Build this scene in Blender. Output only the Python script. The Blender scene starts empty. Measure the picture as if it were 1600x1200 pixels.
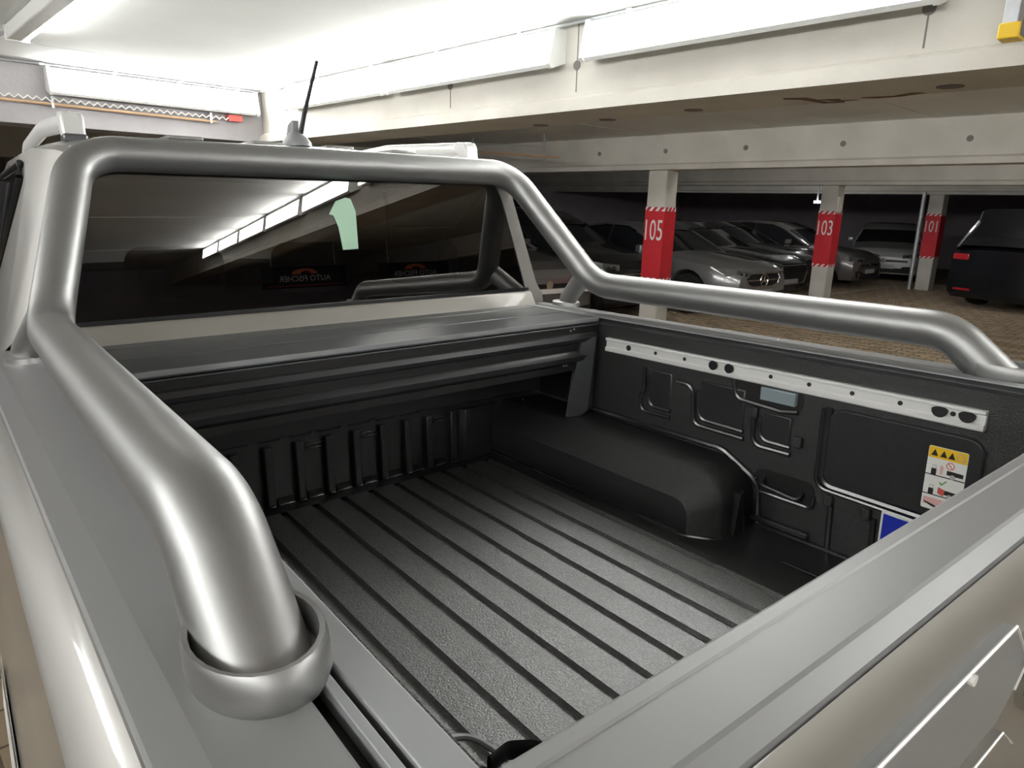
import bpy, bmesh, math, random
from mathutils import Vector, Matrix
random.seed(7)
PI = math.pi
scene = bpy.context.scene
COL = scene.collection

# ---------------------------------------------------------------- camera, world, exposure
CAMZ = 1.70
cam_d = bpy.data.cameras.new('camera')
cam_d.sensor_width = 36.0
cam_d.lens = 36.0 * 1080.95 / 1600.0
cam_d.clip_start = 0.02
cam = bpy.data.objects.new('camera', cam_d)
COL.objects.link(cam)
_r = Vector((0.72655, -0.68664, 0.02543)); _d = Vector((-0.15509, -0.19993, -0.96746)); _f = Vector((0.66938, 0.69896, -0.25175))
cam.matrix_world = Matrix(((_r.x, -_d.x, -_f.x, 0), (_r.y, -_d.y, -_f.y, 0), (_r.z, -_d.z, -_f.z, CAMZ), (0, 0, 0, 1)))
scene.camera = cam

w = bpy.data.worlds.new('world'); scene.world = w
w.use_nodes = True
w.node_tree.nodes['Background'].inputs[0].default_value = (0.80, 0.78, 0.9, 1)
w.node_tree.nodes['Background'].inputs[1].default_value = 0.02
vs = scene.view_settings
vs.view_transform = 'Standard'; vs.look = 'None'; vs.gamma = 1.0; vs.use_curve_mapping = False
vs.exposure = 1.40
LAMP = 12.0          # emission of the ceiling lamp covers

# ---------------------------------------------------------------- materials
def nodes(name):
    m = bpy.data.materials.new(name); m.use_nodes = True
    return m, m.node_tree.nodes, m.node_tree.links, m.node_tree.nodes['Principled BSDF']
def mat(name, col, rough=.5, metal=0.0, coat=0.0, spec=.5, emit=None, es=0.0):
    m, n, l, b = nodes(name)
    b.inputs['Base Color'].default_value = (*col, 1)
    b.inputs['Roughness'].default_value = rough
    b.inputs['Metallic'].default_value = metal
    b.inputs['Coat Weight'].default_value = coat
    b.inputs['Coat Roughness'].default_value = .05
    b.inputs['Specular IOR Level'].default_value = spec
    if emit:
        b.inputs['Emission Color'].default_value = (*emit, 1)
        b.inputs['Emission Strength'].default_value = es
    return m
def noisy(name, c1, c2, scale, rough=.6, bump=0.0, bscale=None, metal=0.0, spec=.5, detail=6, bdist=.01, lo=.35, hi=.65):
    m, n, l, b = nodes(name)
    tc = n.new('ShaderNodeTexCoord')
    t = n.new('ShaderNodeTexNoise'); t.inputs['Scale'].default_value = scale; t.inputs['Detail'].default_value = detail
    r = n.new('ShaderNodeValToRGB')
    r.color_ramp.elements[0].position = lo; r.color_ramp.elements[0].color = (*c1, 1)
    r.color_ramp.elements[1].position = hi; r.color_ramp.elements[1].color = (*c2, 1)
    l.new(tc.outputs['Object'], t.inputs['Vector']); l.new(t.outputs['Fac'], r.inputs['Fac']); l.new(r.outputs['Color'], b.inputs['Base Color'])
    b.inputs['Roughness'].default_value = rough; b.inputs['Metallic'].default_value = metal; b.inputs['Specular IOR Level'].default_value = spec
    if bump:
        t2 = n.new('ShaderNodeTexNoise'); t2.inputs['Scale'].default_value = bscale or scale; t2.inputs['Detail'].default_value = 3
        bp = n.new('ShaderNodeBump'); bp.inputs['Strength'].default_value = bump; bp.inputs['Distance'].default_value = bdist
        l.new(tc.outputs['Object'], t2.inputs['Vector']); l.new(t2.outputs['Fac'], bp.inputs['Height']); l.new(bp.outputs['Normal'], b.inputs['Normal'])
    return m
M = {}
M['concrete'] = noisy('cream_painted_concrete', (.56, .535, .48), (.65, .625, .57), 2.2, .75, .15, 40)
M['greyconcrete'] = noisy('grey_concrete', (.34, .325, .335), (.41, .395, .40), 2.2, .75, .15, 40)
M['ceiling'] = noisy('white_ceiling_paint', (.74, .76, .74), (.80, .81, .79), 1.5, .8, .1, 20)
M['joint'] = mat('ceiling_joint_grey', (.30, .31, .30), .9)
M['wall'] = noisy('dim_back_wall', (.42, .37, .41), (.50, .45, .49), 1.2, .85)
M['stain'] = mat('rust_stain', (.20, .12, .09), .9)
M['hole'] = mat('hole_grey', (.22, .20, .19), .8)
M['paver1'] = noisy('brown_paver', (.22, .16, .10), (.30, .225, .15), 9, .8, .2, 60)
M['paver2'] = noisy('tan_paver', (.34, .26, .17), (.42, .33, .235), 9, .8, .2, 60)
M['grout'] = mat('paver_grout', (.10, .075, .055), .95)
M['line'] = mat('floor_line_paint', (.50, .46, .42), .7)
M['lampbody'] = mat('lamp_housing_white', (.80, .81, .79), .45)
M['lamp'] = mat('lamp_cover_glow', (.9, .9, .88), .4, emit=(1, 1, .985), es=LAMP)
M['bulb'] = mat('small_lamp_glow', (.9, .9, .9), .4, emit=(1, 1, 1), es=12)
M['red'] = noisy('red_sign_paint', (.60, .018, .03), (.66, .028, .04), 5, .55)
M['white'] = mat('white_paint', (.82, .80, .76), .6)
M['yellow'] = mat('yellow_plastic', (.85, .55, .02), .5)
M['galv'] = noisy('galvanised_steel', (.46, .48, .50), (.58, .60, .62), 14, .45, metal=.6)
M['copper'] = mat('rust_coloured_pipe', (.50, .33, .20), .5)
M['black'] = mat('black_rubber', (.012, .012, .013), .7)
M['paint'] = mat('silver_paint', (.36, .35, .33), .42, .5, .8)
M['paint2'] = mat('silver_paint_satin', (.26, .245, .22), .5, .25, .15)
M['bar'] = mat('satin_grey_tube', (.36, .36, .355), .45, .9)
M['cap'] = mat('grey_rail_plastic', (.185, .185, .187), .42, 0, 0, .9)
M['alu'] = mat('grey_powder_coated_rail', (.30, .31, .315), .45, .3)
M['slot'] = mat('slot_black', (.010, .009, .009), .5)
M['slat'] = mat('cover_slat', (.12, .125, .13), .34, .5)
M['canister'] = mat('black_satin_canister', (.022, .022, .024), .34)
M['track'] = mat('bright_aluminium', (.80, .80, .78), .36, .30)
M['liner'] = noisy('bed_liner', (.011, .011, .0115), (.016, .016, .0165), 220, .38, .7, 420, spec=.65, bdist=.003)
M['linerfloor'] = noisy('bed_liner_floor', (.014, .014, .0145), (.17, .17, .17), 300, .34, .7, 300, spec=1.0, bdist=.003, lo=.42, hi=.68)
M['linersmooth'] = noisy('bed_liner_smooth', (.018, .018, .019), (.024, .024, .025), 90, .34, .25, 300, bdist=.002, spec=.7)
M['linerridge'] = mat('bed_liner_gloss', (.020, .020, .021), .24, 0, 0, 1.0)
M['led'] = mat('clear_lamp_lens', (.24, .29, .31), .15, 0, .8)
M['label'] = mat('label_white', (.80, .80, .76), .4)
M['lyellow'] = mat('label_yellow', (.85, .52, .02), .4)
M['ink'] = mat('label_black', (.015, .015, .015), .5)
M['lred'] = mat('label_red', (.65, .10, .08), .5)
M['lpink'] = mat('label_pink', (.75, .45, .42), .5)
M['lgreen'] = mat('label_green', (.16, .45, .16), .5)
M['lgrey'] = mat('label_grey', (.45, .45, .44), .5)
M['blue'] = mat('label_blue', (.015, .035, .42), .35)
M['chrome'] = mat('chrome', (.80, .79, .76), .12, 1.0)
M['mint'] = mat('mint_film', (.42, .66, .48), .35)
M['trim'] = mat('black_trim', (.012, .012, .014), .35)
M['rim'] = mat('alloy_rim', (.35, .35, .36), .3, .8)
M['rimdark'] = mat('dark_alloy_rim', (.05, .05, .055), .3, .7)
M['tyre'] = mat('tyre_rubber', (.012, .012, .012), .8)
M['lens'] = mat('headlamp_lens', (.22, .23, .22), .15, .5, .8)
M['tail'] = mat('tail_lamp_red', (.40, .02, .03), .2, 0, .8)
M['carglass'] = mat('dark_car_glass', (.012, .013, .016), .06, 0, 0, .7)
M['seat'] = mat('dark_seat', (.02, .02, .022), .7)
M['signred'] = mat('sign_orange', (.85, .22, .08), .5)
M['decal'] = mat('decal_pale', (.62, .62, .58), .4)
M['decal2'] = mat('decal_grey', (.20, .20, .19), .4)
M['linerfloor'].node_tree.nodes['Principled BSDF'].inputs['IOR'].default_value = 2.0
def carpaint(name, c, metal=.3): return mat(name, c, .28, metal, 1.0)
def glass_mat():
    m = bpy.data.materials.new('tinted_rear_glass'); m.use_nodes = True
    n = m.node_tree.nodes; l = m.node_tree.links; n.clear()
    o = n.new('ShaderNodeOutputMaterial'); mx = n.new('ShaderNodeMixShader'); fr = n.new('ShaderNodeFresnel')
    fr.inputs['IOR'].default_value = 2.3
    t = n.new('ShaderNodeBsdfTransparent'); t.inputs['Color'].default_value = (.16, .17, .18, 1)
    g = n.new('ShaderNodeBsdfGlossy'); g.inputs['Roughness'].default_value = 0.0; g.inputs['Color'].default_value = (1, .97, .95, 1)
    l.new(fr.outputs[0], mx.inputs[0]); l.new(t.outputs[0], mx.inputs[1]); l.new(g.outputs[0], mx.inputs[2]); l.new(mx.outputs[0], o.inputs[0])
    return m
M['glass'] = glass_mat()

# ---------------------------------------------------------------- mesh helpers
class MB:
    def __init__(self): self.v = []; self.f = []
    def add(self, vs_, fs):
        b = len(self.v); self.v += [tuple(x) for x in vs_]; self.f += [tuple(b + i for i in t) for t in fs]
        return self
    def box(self, c, s, rot=None):
        hx, hy, hz = s[0] / 2, s[1] / 2, s[2] / 2
        p = [Vector((x, y, z)) for x in (-hx, hx) for y in (-hy, hy) for z in (-hz, hz)]
        if rot is not None: p = [rot @ q for q in p]
        c = Vector(c)
        return self.add([q + c for q in p], [(0, 1, 3, 2), (4, 6, 7, 5), (0, 4, 5, 1), (2, 3, 7, 6), (0, 2, 6, 4), (1, 5, 7, 3)])
    def b2(self, x0, x1, y0, y1, z0, z1):
        return self.box(((x0 + x1) / 2, (y0 + y1) / 2, (z0 + z1) / 2), (abs(x1 - x0), abs(y1 - y0), abs(z1 - z0)))
    def prism(self, poly, axis, a0, a1):
        # poly: 2D points; axis 'x': (y,z), 'y': (x,z), 'z': (x,y)
        def P(p, a): return {'x': (a, p[0], p[1]), 'y': (p[0], a, p[1]), 'z': (p[0], p[1], a)}[axis]
        n = len(poly)
        v = [P(p, a0) for p in poly] + [P(p, a1) for p in poly]
        f = [(i, (i + 1) % n, n + (i + 1) % n, n + i) for i in range(n)] + [tuple(range(n))[::-1], tuple(range(n, 2 * n))]
        return self.add(v, f)
    def tube(self, path, r, seg=12, caps=True, ry=None):
        path = [Vector(p) for p in path]; N = len(path); rings = []
        t0 = (path[1] - path[0]).normalized()
        up = Vector((0, 0, 1)) if abs(t0.z) < .9 else Vector((0, 1, 0))
        nrm = (up - t0 * up.dot(t0)).normalized()
        for i in range(N):
            a = path[max(0, i - 1)]; b = path[min(N - 1, i + 1)]; t = (b - a).normalized()
            nrm = (nrm - t * nrm.dot(t)).normalized(); bi = t.cross(nrm)
            rr = r[i] if isinstance(r, (list, tuple)) else r
            r2 = ry if ry else rr
            rings.append([path[i] + nrm * (rr * math.cos(2 * PI * k / seg)) + bi * (r2 * math.sin(2 * PI * k / seg)) for k in range(seg)])
        v = [p for R in rings for p in R]; f = []
        for i in range(N - 1):
            for k in range(seg):
                k2 = (k + 1) % seg
                f.append((i * seg + k, i * seg + k2, (i + 1) * seg + k2, (i + 1) * seg + k))
        if caps: f += [tuple(range(seg))[::-1], tuple((N - 1) * seg + k for k in range(seg))]
        return self.add(v, f)
    def loft(self, secs, closed=False, caps=False):
        n = len(secs[0]); v = [p for s in secs for p in s]; f = []
        m = n if closed else n - 1
        for i in range(len(secs) - 1):
            for k in range(m):
                k2 = (k + 1) % n
                f.append((i * n + k, i * n + k2, (i + 1) * n + k2, (i + 1) * n + k))
        if caps: f += [tuple(range(n))[::-1], tuple((len(secs) - 1) * n + k for k in range(n))]
        return self.add(v, f)
    def cyl(self, c, axis, r, h, seg=16, r2=None):
        c = Vector(c); a = Vector(axis).normalized()
        return self.tube([c - a * h / 2, c + a * h / 2], [r, r2 if r2 else r], seg)
    def grid(self, fn, nu, nv):
        v = [fn(i / nu, j / nv) for i in range(nu + 1) for j in range(nv + 1)]
        f = [(i * (nv + 1) + j, (i + 1) * (nv + 1) + j, (i + 1) * (nv + 1) + j + 1, i * (nv + 1) + j + 1) for i in range(nu) for j in range(nv)]
        return self.add(v, f)
    def build(self, name, m, parent=None, off=(0, 0, 0), smooth=False, bevel=0.0, seg=2, kind=None, flip=False, angle=40):
        me = bpy.data.meshes.new(name)
        o = Vector(off)
        me.from_pydata([Vector(p) - o for p in self.v], [], self.f)
        bm = bmesh.new(); bm.from_mesh(me)
        bmesh.ops.recalc_face_normals(bm, faces=bm.faces)
        bm.to_mesh(me); bm.free()
        me.materials.append(m)
        ob = bpy.data.objects.new(name, me); COL.objects.link(ob)
        if smooth:
            for p in me.polygons: p.use_smooth = True
            me.set_sharp_from_angle(angle=math.radians(angle))
        if bevel:
            b = ob.modifiers.new('bevel', 'BEVEL'); b.width = bevel; b.segments = seg; b.limit_method = 'ANGLE'; b.angle_limit = math.radians(35)
            for p in me.polygons: p.use_smooth = True
            me.set_sharp_from_angle(angle=math.radians(60))
        if parent: ob.parent = parent
        if kind: ob['kind'] = kind
        return ob
def fillet(pts, rads, n=8):
    pts = [Vector(p) for p in pts]; out = [pts[0]]
    for i in range(1, len(pts) - 1):
        a, b, c = pts[i - 1], pts[i], pts[i + 1]; r = rads[i - 1]
        u = (a - b).normalized(); v = (c - b).normalized()
        ang = u.angle(v); d = min(r / math.tan(ang / 2), (a - b).length * .49, (c - b).length * .49)
        p0 = b + u * d; p1 = b + v * d
        rr = d * math.tan(ang / 2)
        cen = b + (u + v).normalized() * (rr / math.sin(ang / 2))
        e0 = p0 - cen; e1 = p1 - cen; th = e0.angle(e1)
        for k in range(n + 1):
            t = k / n
            out.append(cen + (e0 * math.sin((1 - t) * th) + e1 * math.sin(t * th)) / math.sin(th))
    out.append(pts[-1]); return out
def rrect(x0, x1, y0, y1, r, n=4):
    P = []
    for cx, cy, a0 in ((x1 - r, y1 - r, 0), (x0 + r, y1 - r, 90), (x0 + r, y0 + r, 180), (x1 - r, y0 + r, 270)):
        for k in range(n + 1):
            a = math.radians(a0 + 90 * k / n); P.append((cx + r * math.cos(a), cy + r * math.sin(a)))
    return P
def tag(o, label=None, cat=None, group=None, kind=None):
    if label: o['label'] = label
    if cat: o['category'] = cat
    if group: o['group'] = group
    if kind: o['kind'] = kind
    return o
def empty(name, loc=(0, 0, 0), rz=0.0):
    o = bpy.data.objects.new(name, None); COL.objects.link(o); o.empty_display_size = .2
    o.location = loc; o.rotation_euler = (0, 0, rz); return o
def text_mesh(name, s, size, m, parent, matrix, ext=.002, sx=1.0, align='CENTER', space=1.0):
    cu = bpy.data.curves.new(name, 'FONT'); cu.body = s; cu.size = size; cu.extrude = ext; cu.align_x = align; cu.align_y = 'CENTER'; cu.space_character = space
    cu.resolution_u = 3
    t = bpy.data.objects.new(name, cu); COL.objects.link(t)
    dg = bpy.context.evaluated_depsgraph_get()
    me = bpy.data.meshes.new_from_object(t.evaluated_get(dg))
    bpy.data.objects.remove(t); me.materials.clear(); me.materials.append(m); me.name = name
    me.transform(matrix @ Matrix.Diagonal((sx, 1, 1, 1)))
    o = bpy.data.objects.new(name, me); COL.objects.link(o); o.parent = parent
    return o

# ---------------------------------------------------------------- setting: floor, ceiling, walls
XW0, XW1, YW0, YW1 = -7.0, 26.0, -16.0, 17.0
ZC = 2.58           # ceiling height
ZB = 2.15           # underside of the beams
f = MB().b2(XW0, XW1, YW0, YW1, -.30, -.012).build('floor', M['grout'], kind='structure')
c = MB().b2(XW0, XW1, YW0, YW1, ZC, ZC + .2).build('ceiling', M['joint'], kind='structure')
k = 0
xb = [XW0, -2.42, .28, 2.73 + .4, 7.38 + .25, 12.4 + .25, 17.9 + .3, XW1]
for i in range(len(xb) - 1):
    y = YW0
    while y < YW1 - .1:
        y2 = min(YW1, y + 1.52)
        MB().b2(xb[i] + .005, xb[i + 1] - .005, y + .006, y2 - .006, ZC - .022 - .0015 * (k % 3), ZC).build('ceiling_panel', M['ceiling'], c)
        k += 1; y = y2
for n_, b in (('wall_left', (XW0 - .2, XW0, YW0, YW1)), ('wall_right', (XW1, XW1 + .2, YW0, YW1)), ('wall_back', (XW0, XW1, YW0 - .2, YW0)), ('wall_front', (XW0, XW1, YW1, YW1 + .2))):
    MB().b2(*b, 0, ZC).build(n_, M['wall'], kind='structure')

# pavers: running bond on the visible stretch of floor
PL, PW, PG = .20, .10, .013
near = []; rest = []
def ray_px(p):
    d = Vector(p) - Vector((0, 0, CAMZ)); z = d.dot(_f)
    return (d.dot(_r) / z * 1080.95 + 800, d.dot(_d) / z * 1080.95 + 600, z) if z > .1 else (0, 0, z)
ny = int(16 / PW)
for j in range(int(17.0 / PW)):
    x = 3.2 + j * PW
    for i in range(int(14 / PL)):
        y = -6.0 + i * PL + (PL / 2 if j % 2 else 0)
        px, py, z = ray_px((x, y, 0))
        vis = (1480 < px < 1606 and py < 640 and py > 500 + (px - 1480) * .3 and py < 500 + (px - 1480) * .85)
        (near if vis else rest).append((x, y, z))
near.sort(key=lambda q: q[2])
rest += near[300:]; near = near[:300]
def paver_mesh(m):
    b = MB(); hx, hy, e = PW / 2 - PG / 2, PL / 2 - PG / 2, .006
    b.add([(-hx, -hy, -.012), (hx, -hy, -.012), (hx, hy, -.012), (-hx, hy, -.012),
           (-hx, -hy, -.004), (hx, -hy, -.004), (hx, hy, -.004), (-hx, hy, -.004),
           (-hx + e, -hy + e, 0), (hx - e, -hy + e, 0), (hx - e, hy - e, 0), (-hx + e, hy - e, 0)],
          [(0, 1, 5, 4), (1, 2, 6, 5), (2, 3, 7, 6), (3, 0, 4, 7), (4, 5, 9, 8), (5, 6, 10, 9), (6, 7, 11, 10), (7, 4, 8, 11), (8, 9, 10, 11)])
    return b
pm = [paver_mesh(0).build('paver', M[q], f) for q in ('paver1', 'paver2')]
for i, (x, y, z) in enumerate(near):
    if i < 2: o = pm[i]
    else:
        o = bpy.data.objects.new('paver', pm[(i * 7 // 3) % 2].data); COL.objects.link(o); o.parent = f
    o.location = (x, y, random.uniform(-.003, .002))
for q in (0, 1):
    b = MB()
    for i, (x, y, z) in enumerate(rest):
        if (i * 7 // 3) % 2 != q: continue
        hx, hy, dz = PW / 2 - PG / 2, PL / 2 - PG / 2, random.uniform(-.0015, .0015)
        e = .006
        b.add([(x - hx, y - hy, -.012), (x + hx, y - hy, -.012), (x + hx, y + hy, -.012), (x - hx, y + hy, -.012),
               (x - hx + e, y - hy + e, dz), (x + hx - e, y - hy + e, dz), (x + hx - e, y + hy - e, dz), (x - hx + e, y + hy - e, dz)],
              [(0, 1, 5, 4), (1, 2, 6, 5), (2, 3, 7, 6), (3, 0, 4, 7), (4, 5, 6, 7)])
    b.build('paver_field', M['paver1' if q == 0 else 'paver2'], f, kind='stuff')
def brick_mat():
    m, n, l, b = nodes('paver_pattern')
    tc = n.new('ShaderNodeTexCoord'); mp = n.new('ShaderNodeMapping'); mp.inputs['Rotation'].default_value = (0, 0, PI / 2)
    t = n.new('ShaderNodeTexBrick'); t.inputs['Scale'].default_value = 1.0; t.inputs['Brick Width'].default_value = .20; t.inputs['Row Height'].default_value = .10
    t.inputs['Mortar Size'].default_value = .006; t.inputs['Color1'].default_value = (.26, .195, .125, 1); t.inputs['Color2'].default_value = (.38, .295, .20, 1); t.inputs['Mortar'].default_value = (.10, .075, .055, 1)
    l.new(tc.outputs['Object'], mp.inputs['Vector']); l.new(mp.outputs['Vector'], t.inputs['Vector']); l.new(t.outputs['Color'], b.inputs['Base Color'])
    bp = n.new('ShaderNodeBump'); bp.inputs['Strength'].default_value = .5; bp.inputs['Distance'].default_value = .01; bp.invert = True
    l.new(t.outputs['Fac'], bp.inputs['Height']); l.new(bp.outputs['Normal'], b.inputs['Normal']); b.inputs['Roughness'].default_value = .8
    return m
M['paverfar'] = brick_mat()
# floor beyond the modelled pavers
for b in ((XW0, 3.14, YW0, YW1), (20.16, XW1, YW0, YW1), (3.15, 20.15, YW0, -6.11), (3.15, 20.15, 8.1, YW1)):
    MB().b2(*b, -.012, 0).build('floor_surface', M['paverfar'], f)
MB().box((16.9, 5.98, .002), (3.3, .09, .003), Matrix.Rotation(-.085, 3, 'Z')).build('bay_line', M['line'], f)

# ---------------------------------------------------------------- beams
def beam(name, x0, x1, y0, y1, label, ledge=True):
    r = empty(name, (x0, (y0 + y1) / 2, ZB)); tag(r, label, 'beam')
    o = r.location
    prof = [(x0, ZC - .02), (x0, ZB + .075), (x0 - .035, ZB + .055), (x0 - .035, ZB), (x1, ZB), (x1, ZC - .02)]
    MB().prism(prof, 'y', y0, y1).build('beam_body', M['concrete'], r, off=o)
    return r
b1 = beam('concrete_beam', 2.73, 3.12, YW0, 6.35, 'cream concrete beam with lamp boxes, running right above the truck')
b2_ = beam('concrete_beam', 7.38, 7.62, YW0, YW1, 'second cream concrete beam, resting on the column marked 105')
b3 = beam('concrete_beam', 12.4, 12.68, YW0, YW1, 'third cream concrete beam, resting on the column marked 103')
b4 = beam('concrete_beam', 18.0, 18.4, YW0, YW1, 'farthest concrete beam, resting on the column marked 101')
def on_beam(r, mb, name, m, **kw): return mb.build(name, m, r, off=r.location, **kw)
for y in (2.45, 3.44, .9, -1.2):
    on_beam(b1, MB().cyl((2.729, y, 2.362), (1, 0, 0), .022, .006, 14), 'tie_hole', M['hole'])
    on_beam(b1, MB().b2(2.7285, 2.73, y - .003, y + .003, 2.24, 2.55), 'form_joint', M['hole'])
for y in (6.16, 5.13, 4.08, 3.03, 1.93, .9):
    on_beam(b2_, MB().cyl((7.379, y, 2.365), (1, 0, 0), .028, .006, 14), 'tie_hole', M['hole'])
for x, y in ((2.98, .872), (3.0, 1.947), (3.07, 2.52), (3.07, 3.02)):
    on_beam(b1, MB().cyl((x, y, ZB - .001), (0, 0, 1), .045, .004, 16), 'plug_mark', M['hole'])
for poly in ([(2.90, 1.46), (2.94, 1.38), (3.10, 1.36), (3.12, 1.30), (3.15, 1.31), (3.13, 1.39), (2.97, 1.42), (2.93, 1.47)],
             [(3.02, 1.36), (3.05, 1.29), (3.09, 1.30), (3.11, 1.24), (3.11, 1.32), (3.05, 1.34)],
             [(3.06, 1.21), (3.09, 1.10), (3.05, 1.02), (3.075, .98), (3.115, 1.08), (3.11, 1.17)]):
    on_beam(b1, MB().prism(poly, 'z', ZB - .002, ZB + .001), 'rust_stain', M['stain'])
# cross beam beyond the cab
cb = empty('cross_beam', (-.5, 6.0, ZB)); tag(cb, 'grey cross beam with the zigzag cable, closing the bay beyond the cab', 'beam')
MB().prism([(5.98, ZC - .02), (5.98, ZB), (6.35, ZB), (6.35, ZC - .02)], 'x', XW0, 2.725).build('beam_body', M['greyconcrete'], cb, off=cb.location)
cb2 = empty('cross_beam', (-.5, 10.6, ZB)); tag(cb2, 'lower tan cross beam glimpsed far beyond the left roof rail', 'beam')
MB().prism([(10.6, ZC - .02), (10.6, ZB - .05), (11.0, ZB - .05), (11.0, ZC - .02)], 'x', XW0, 7.3).build('beam_body', M['concrete'], cb2, off=cb2.location)
bL = beam('concrete_beam', -2.42, -2.02, YW0, 5.97, 'cream concrete beam left of the truck, outside the picture')

# zigzag cable and rods on the cross beam
t = empty('cable_run', (1.6, 5.93, 2.32)); tag(t, 'zigzag cable above a pinkish rod on the grey cross beam', 'cable')
zz = [(x_, 5.93, 2.330 + (.011 if i % 2 else -.011) - .010 * i / 60) for i, x_ in enumerate([-.6 + 3.05 * j / 116 for j in range(117)])]
MB().tube(zz, .006, 5).build('zigzag_cable', M['white'], t, off=t.location)
MB().tube([(-.6, 5.94, 2.308), (2.32, 5.94, 2.278)], .010, 8).build('rod', M['copper'], t, off=t.location)
MB().b2(2.42, 2.53, 5.92, 5.985, 2.295, 2.342).build('red_clip', M['lred'], t, off=t.location)
for x_ in (.2, 1.2, 2.28): MB().b2(x_ - .008, x_ + .008, 5.93, 5.985, 2.265, 2.342).build('bracket', M['galv'], t, off=t.location)
# rusty pipe in front of the second beam
t = empty('ceiling_pipe', (6.5, 7.2, 2.36)); tag(t, 'thin rust coloured pipe hung below the ceiling before the second beam', 'pipe')
MB().tube([(6.5, 9.2, 2.50), (6.5, 6.07, 2.265)], .016, 10).build('pipe', M['copper'], t, off=t.location)
for y in (7.70, 6.32): MB().b2(6.49, 6.51, y - .012, y + .012, 2.24, ZC - .02).build('hanger', M['galv'], t, off=t.location)
MB().tube([(6.5, 7.7, 2.50), (6.5, 6.32, 2.40)], .006, 6).build('stay', M['galv'], t, off=t.location)

# ---------------------------------------------------------------- lamp boxes
ORD = ['nearest the cross beam'] + [w_ + ' from the cross beam' for w_ in ('second', 'third', 'fourth', 'fifth', 'sixth', 'seventh')]
def lamp_box(label, a, b, nrm, group='lamp boxes under the ceiling'):
    # runs from a to b (points on the beam face); nrm points off the face
    a = Vector(a); b = Vector(b); n = Vector(nrm); L = (b - a).length; t = (b - a).normalized()
    r = empty('lamp_box', (a + b) / 2); tag(r, label, 'lamp', group)
    o = r.location; up = Vector((0, 0, 1))
    prof = [(.012, .075), (.07, .085), (.105, -.075), (.09, -.09), (.012, -.055)]      # (off the face, height)
    def ring(s): return [a + t * s + n * p[0] + up * p[1] for p in prof]
    MB().loft([ring(.02), ring(L - .02)], True, True).build('housing', M['lampbody'], r, off=o)
    cov = [(.071, .082), (.086, .070), (.1095, -.066), (.104, -.075)]
    def cr(s): return [a + t * s + n * p[0] + up * p[1] for p in cov] + [a + t * s + n * (.07) + up * (.0)]
    MB().loft([cr(.035), cr(L - .035)], True, True).build('cover', M['lamp'], r, off=o)
    for s in (0, L - .02):
        cp = [(.0, .085), (.078, .092), (.116, -.076), (.096, -.096), (.0, -.062)]
        MB().loft([[a + t * q + n * p[0] + up * p[1] for p in cp] for q in (s, s + .02)], True, True).build('end_cap', M['lampbody'], r, off=o)
    return r
ZL = 2.44
seg = [(5.37, 4.02, 'lamp box on the beam, nearest the corner behind the aerial'), (3.97, 2.53, 'lamp box on the beam, second from the corner'), (2.34, .84, 'longest looking lamp box on the beam at top right')]
for y1, y0, lab in seg: lamp_box(lab, (2.73, y0, ZL), (2.73, y1, ZL), (-1, 0, 0))
for i in range(6):
    y1 = .64 - 1.6 * i - (1.0 if i else .9)
    lamp_box('lamp box on the beam behind the camera, ' + ORD[i], (2.73, y1 - 1.48, ZL), (2.73, y1, ZL), (-1, 0, 0), 'lamp boxes behind the camera')
lamp_box('lamp box on the grey cross beam beyond the roof rail', (1.18, 5.98, ZL), (2.66, 5.98, ZL), (0, -1, 0))
for i in range(4):  # unseen lamp boxes, added to brighten the far bays
    y1 = 5.0 - 3.0 * i
    lamp_box('unseen added lamp box on the far side of the second beam, ' + ORD[i], (7.62, y1 - 1.48, ZL), (7.62, y1, ZL), (1, 0, 0), 'added lamp boxes on the far side of the second beam')
for i in range(2):  # two more unseen boxes, put in for light past the third beam
    y1 = 10.5 - 6.0 * i
    lamp_box('unseen added lamp box on the far side of the third beam, ' + ORD[i], (12.68, y1 - 1.48, ZL), (12.68, y1, ZL), (1, 0, 0), 'added lamp boxes on the far side of the third beam')
# ceiling-mounted lamp, top left
def strip(label, x, y0, y1, z, group=None):
    r = empty('strip_lamp', (x, (y0 + y1) / 2, z)); tag(r, label, 'lamp', group); o = r.location
    MB().b2(x - .045, x + .03, y0, y1, z - .07, z).build('housing', M['lampbody'], r, off=o, bevel=.008)
    MB().prism([(x + .031, z - .01), (x + .06, z - .015), (x + .06, z - .06), (x + .031, z - .065)], 'y', y0 + .02, y1 - .02).build('cover', M['lamp'], r, off=o)
    for y in (y0, y1): MB().b2(x - .05, x + .062, y - .006, y + .006, z - .075, z).build('end_cap', M['lampbody'], r, off=o)
    return r
strip('pale strip lamp on the ceiling at the top left corner', .845, 3.3, 4.83, ZC - .022)
for i in range(7):  # out-of-view lamp boxes added to light the truck from its left
    y1 = 5.3 - 1.6 * i
    lamp_box('unseen added lamp box on the beam left of the truck, ' + ORD[i], (-2.02, y1 - 1.48, ZL), (-2.02, y1, ZL), (1, 0, 0), 'added lamp boxes left of the truck')
for i in range(5):  # hidden lamp boxes added so the second beam's face gets light
    y1 = 6.2 - 2.6 * i
    lamp_box('unseen added lamp box on the far side of the beam, ' + ORD[i], (3.12, y1 - 1.48, ZL), (3.12, y1, ZL), (1, 0, 0), 'added lamp boxes on the far side of the beam')
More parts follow.
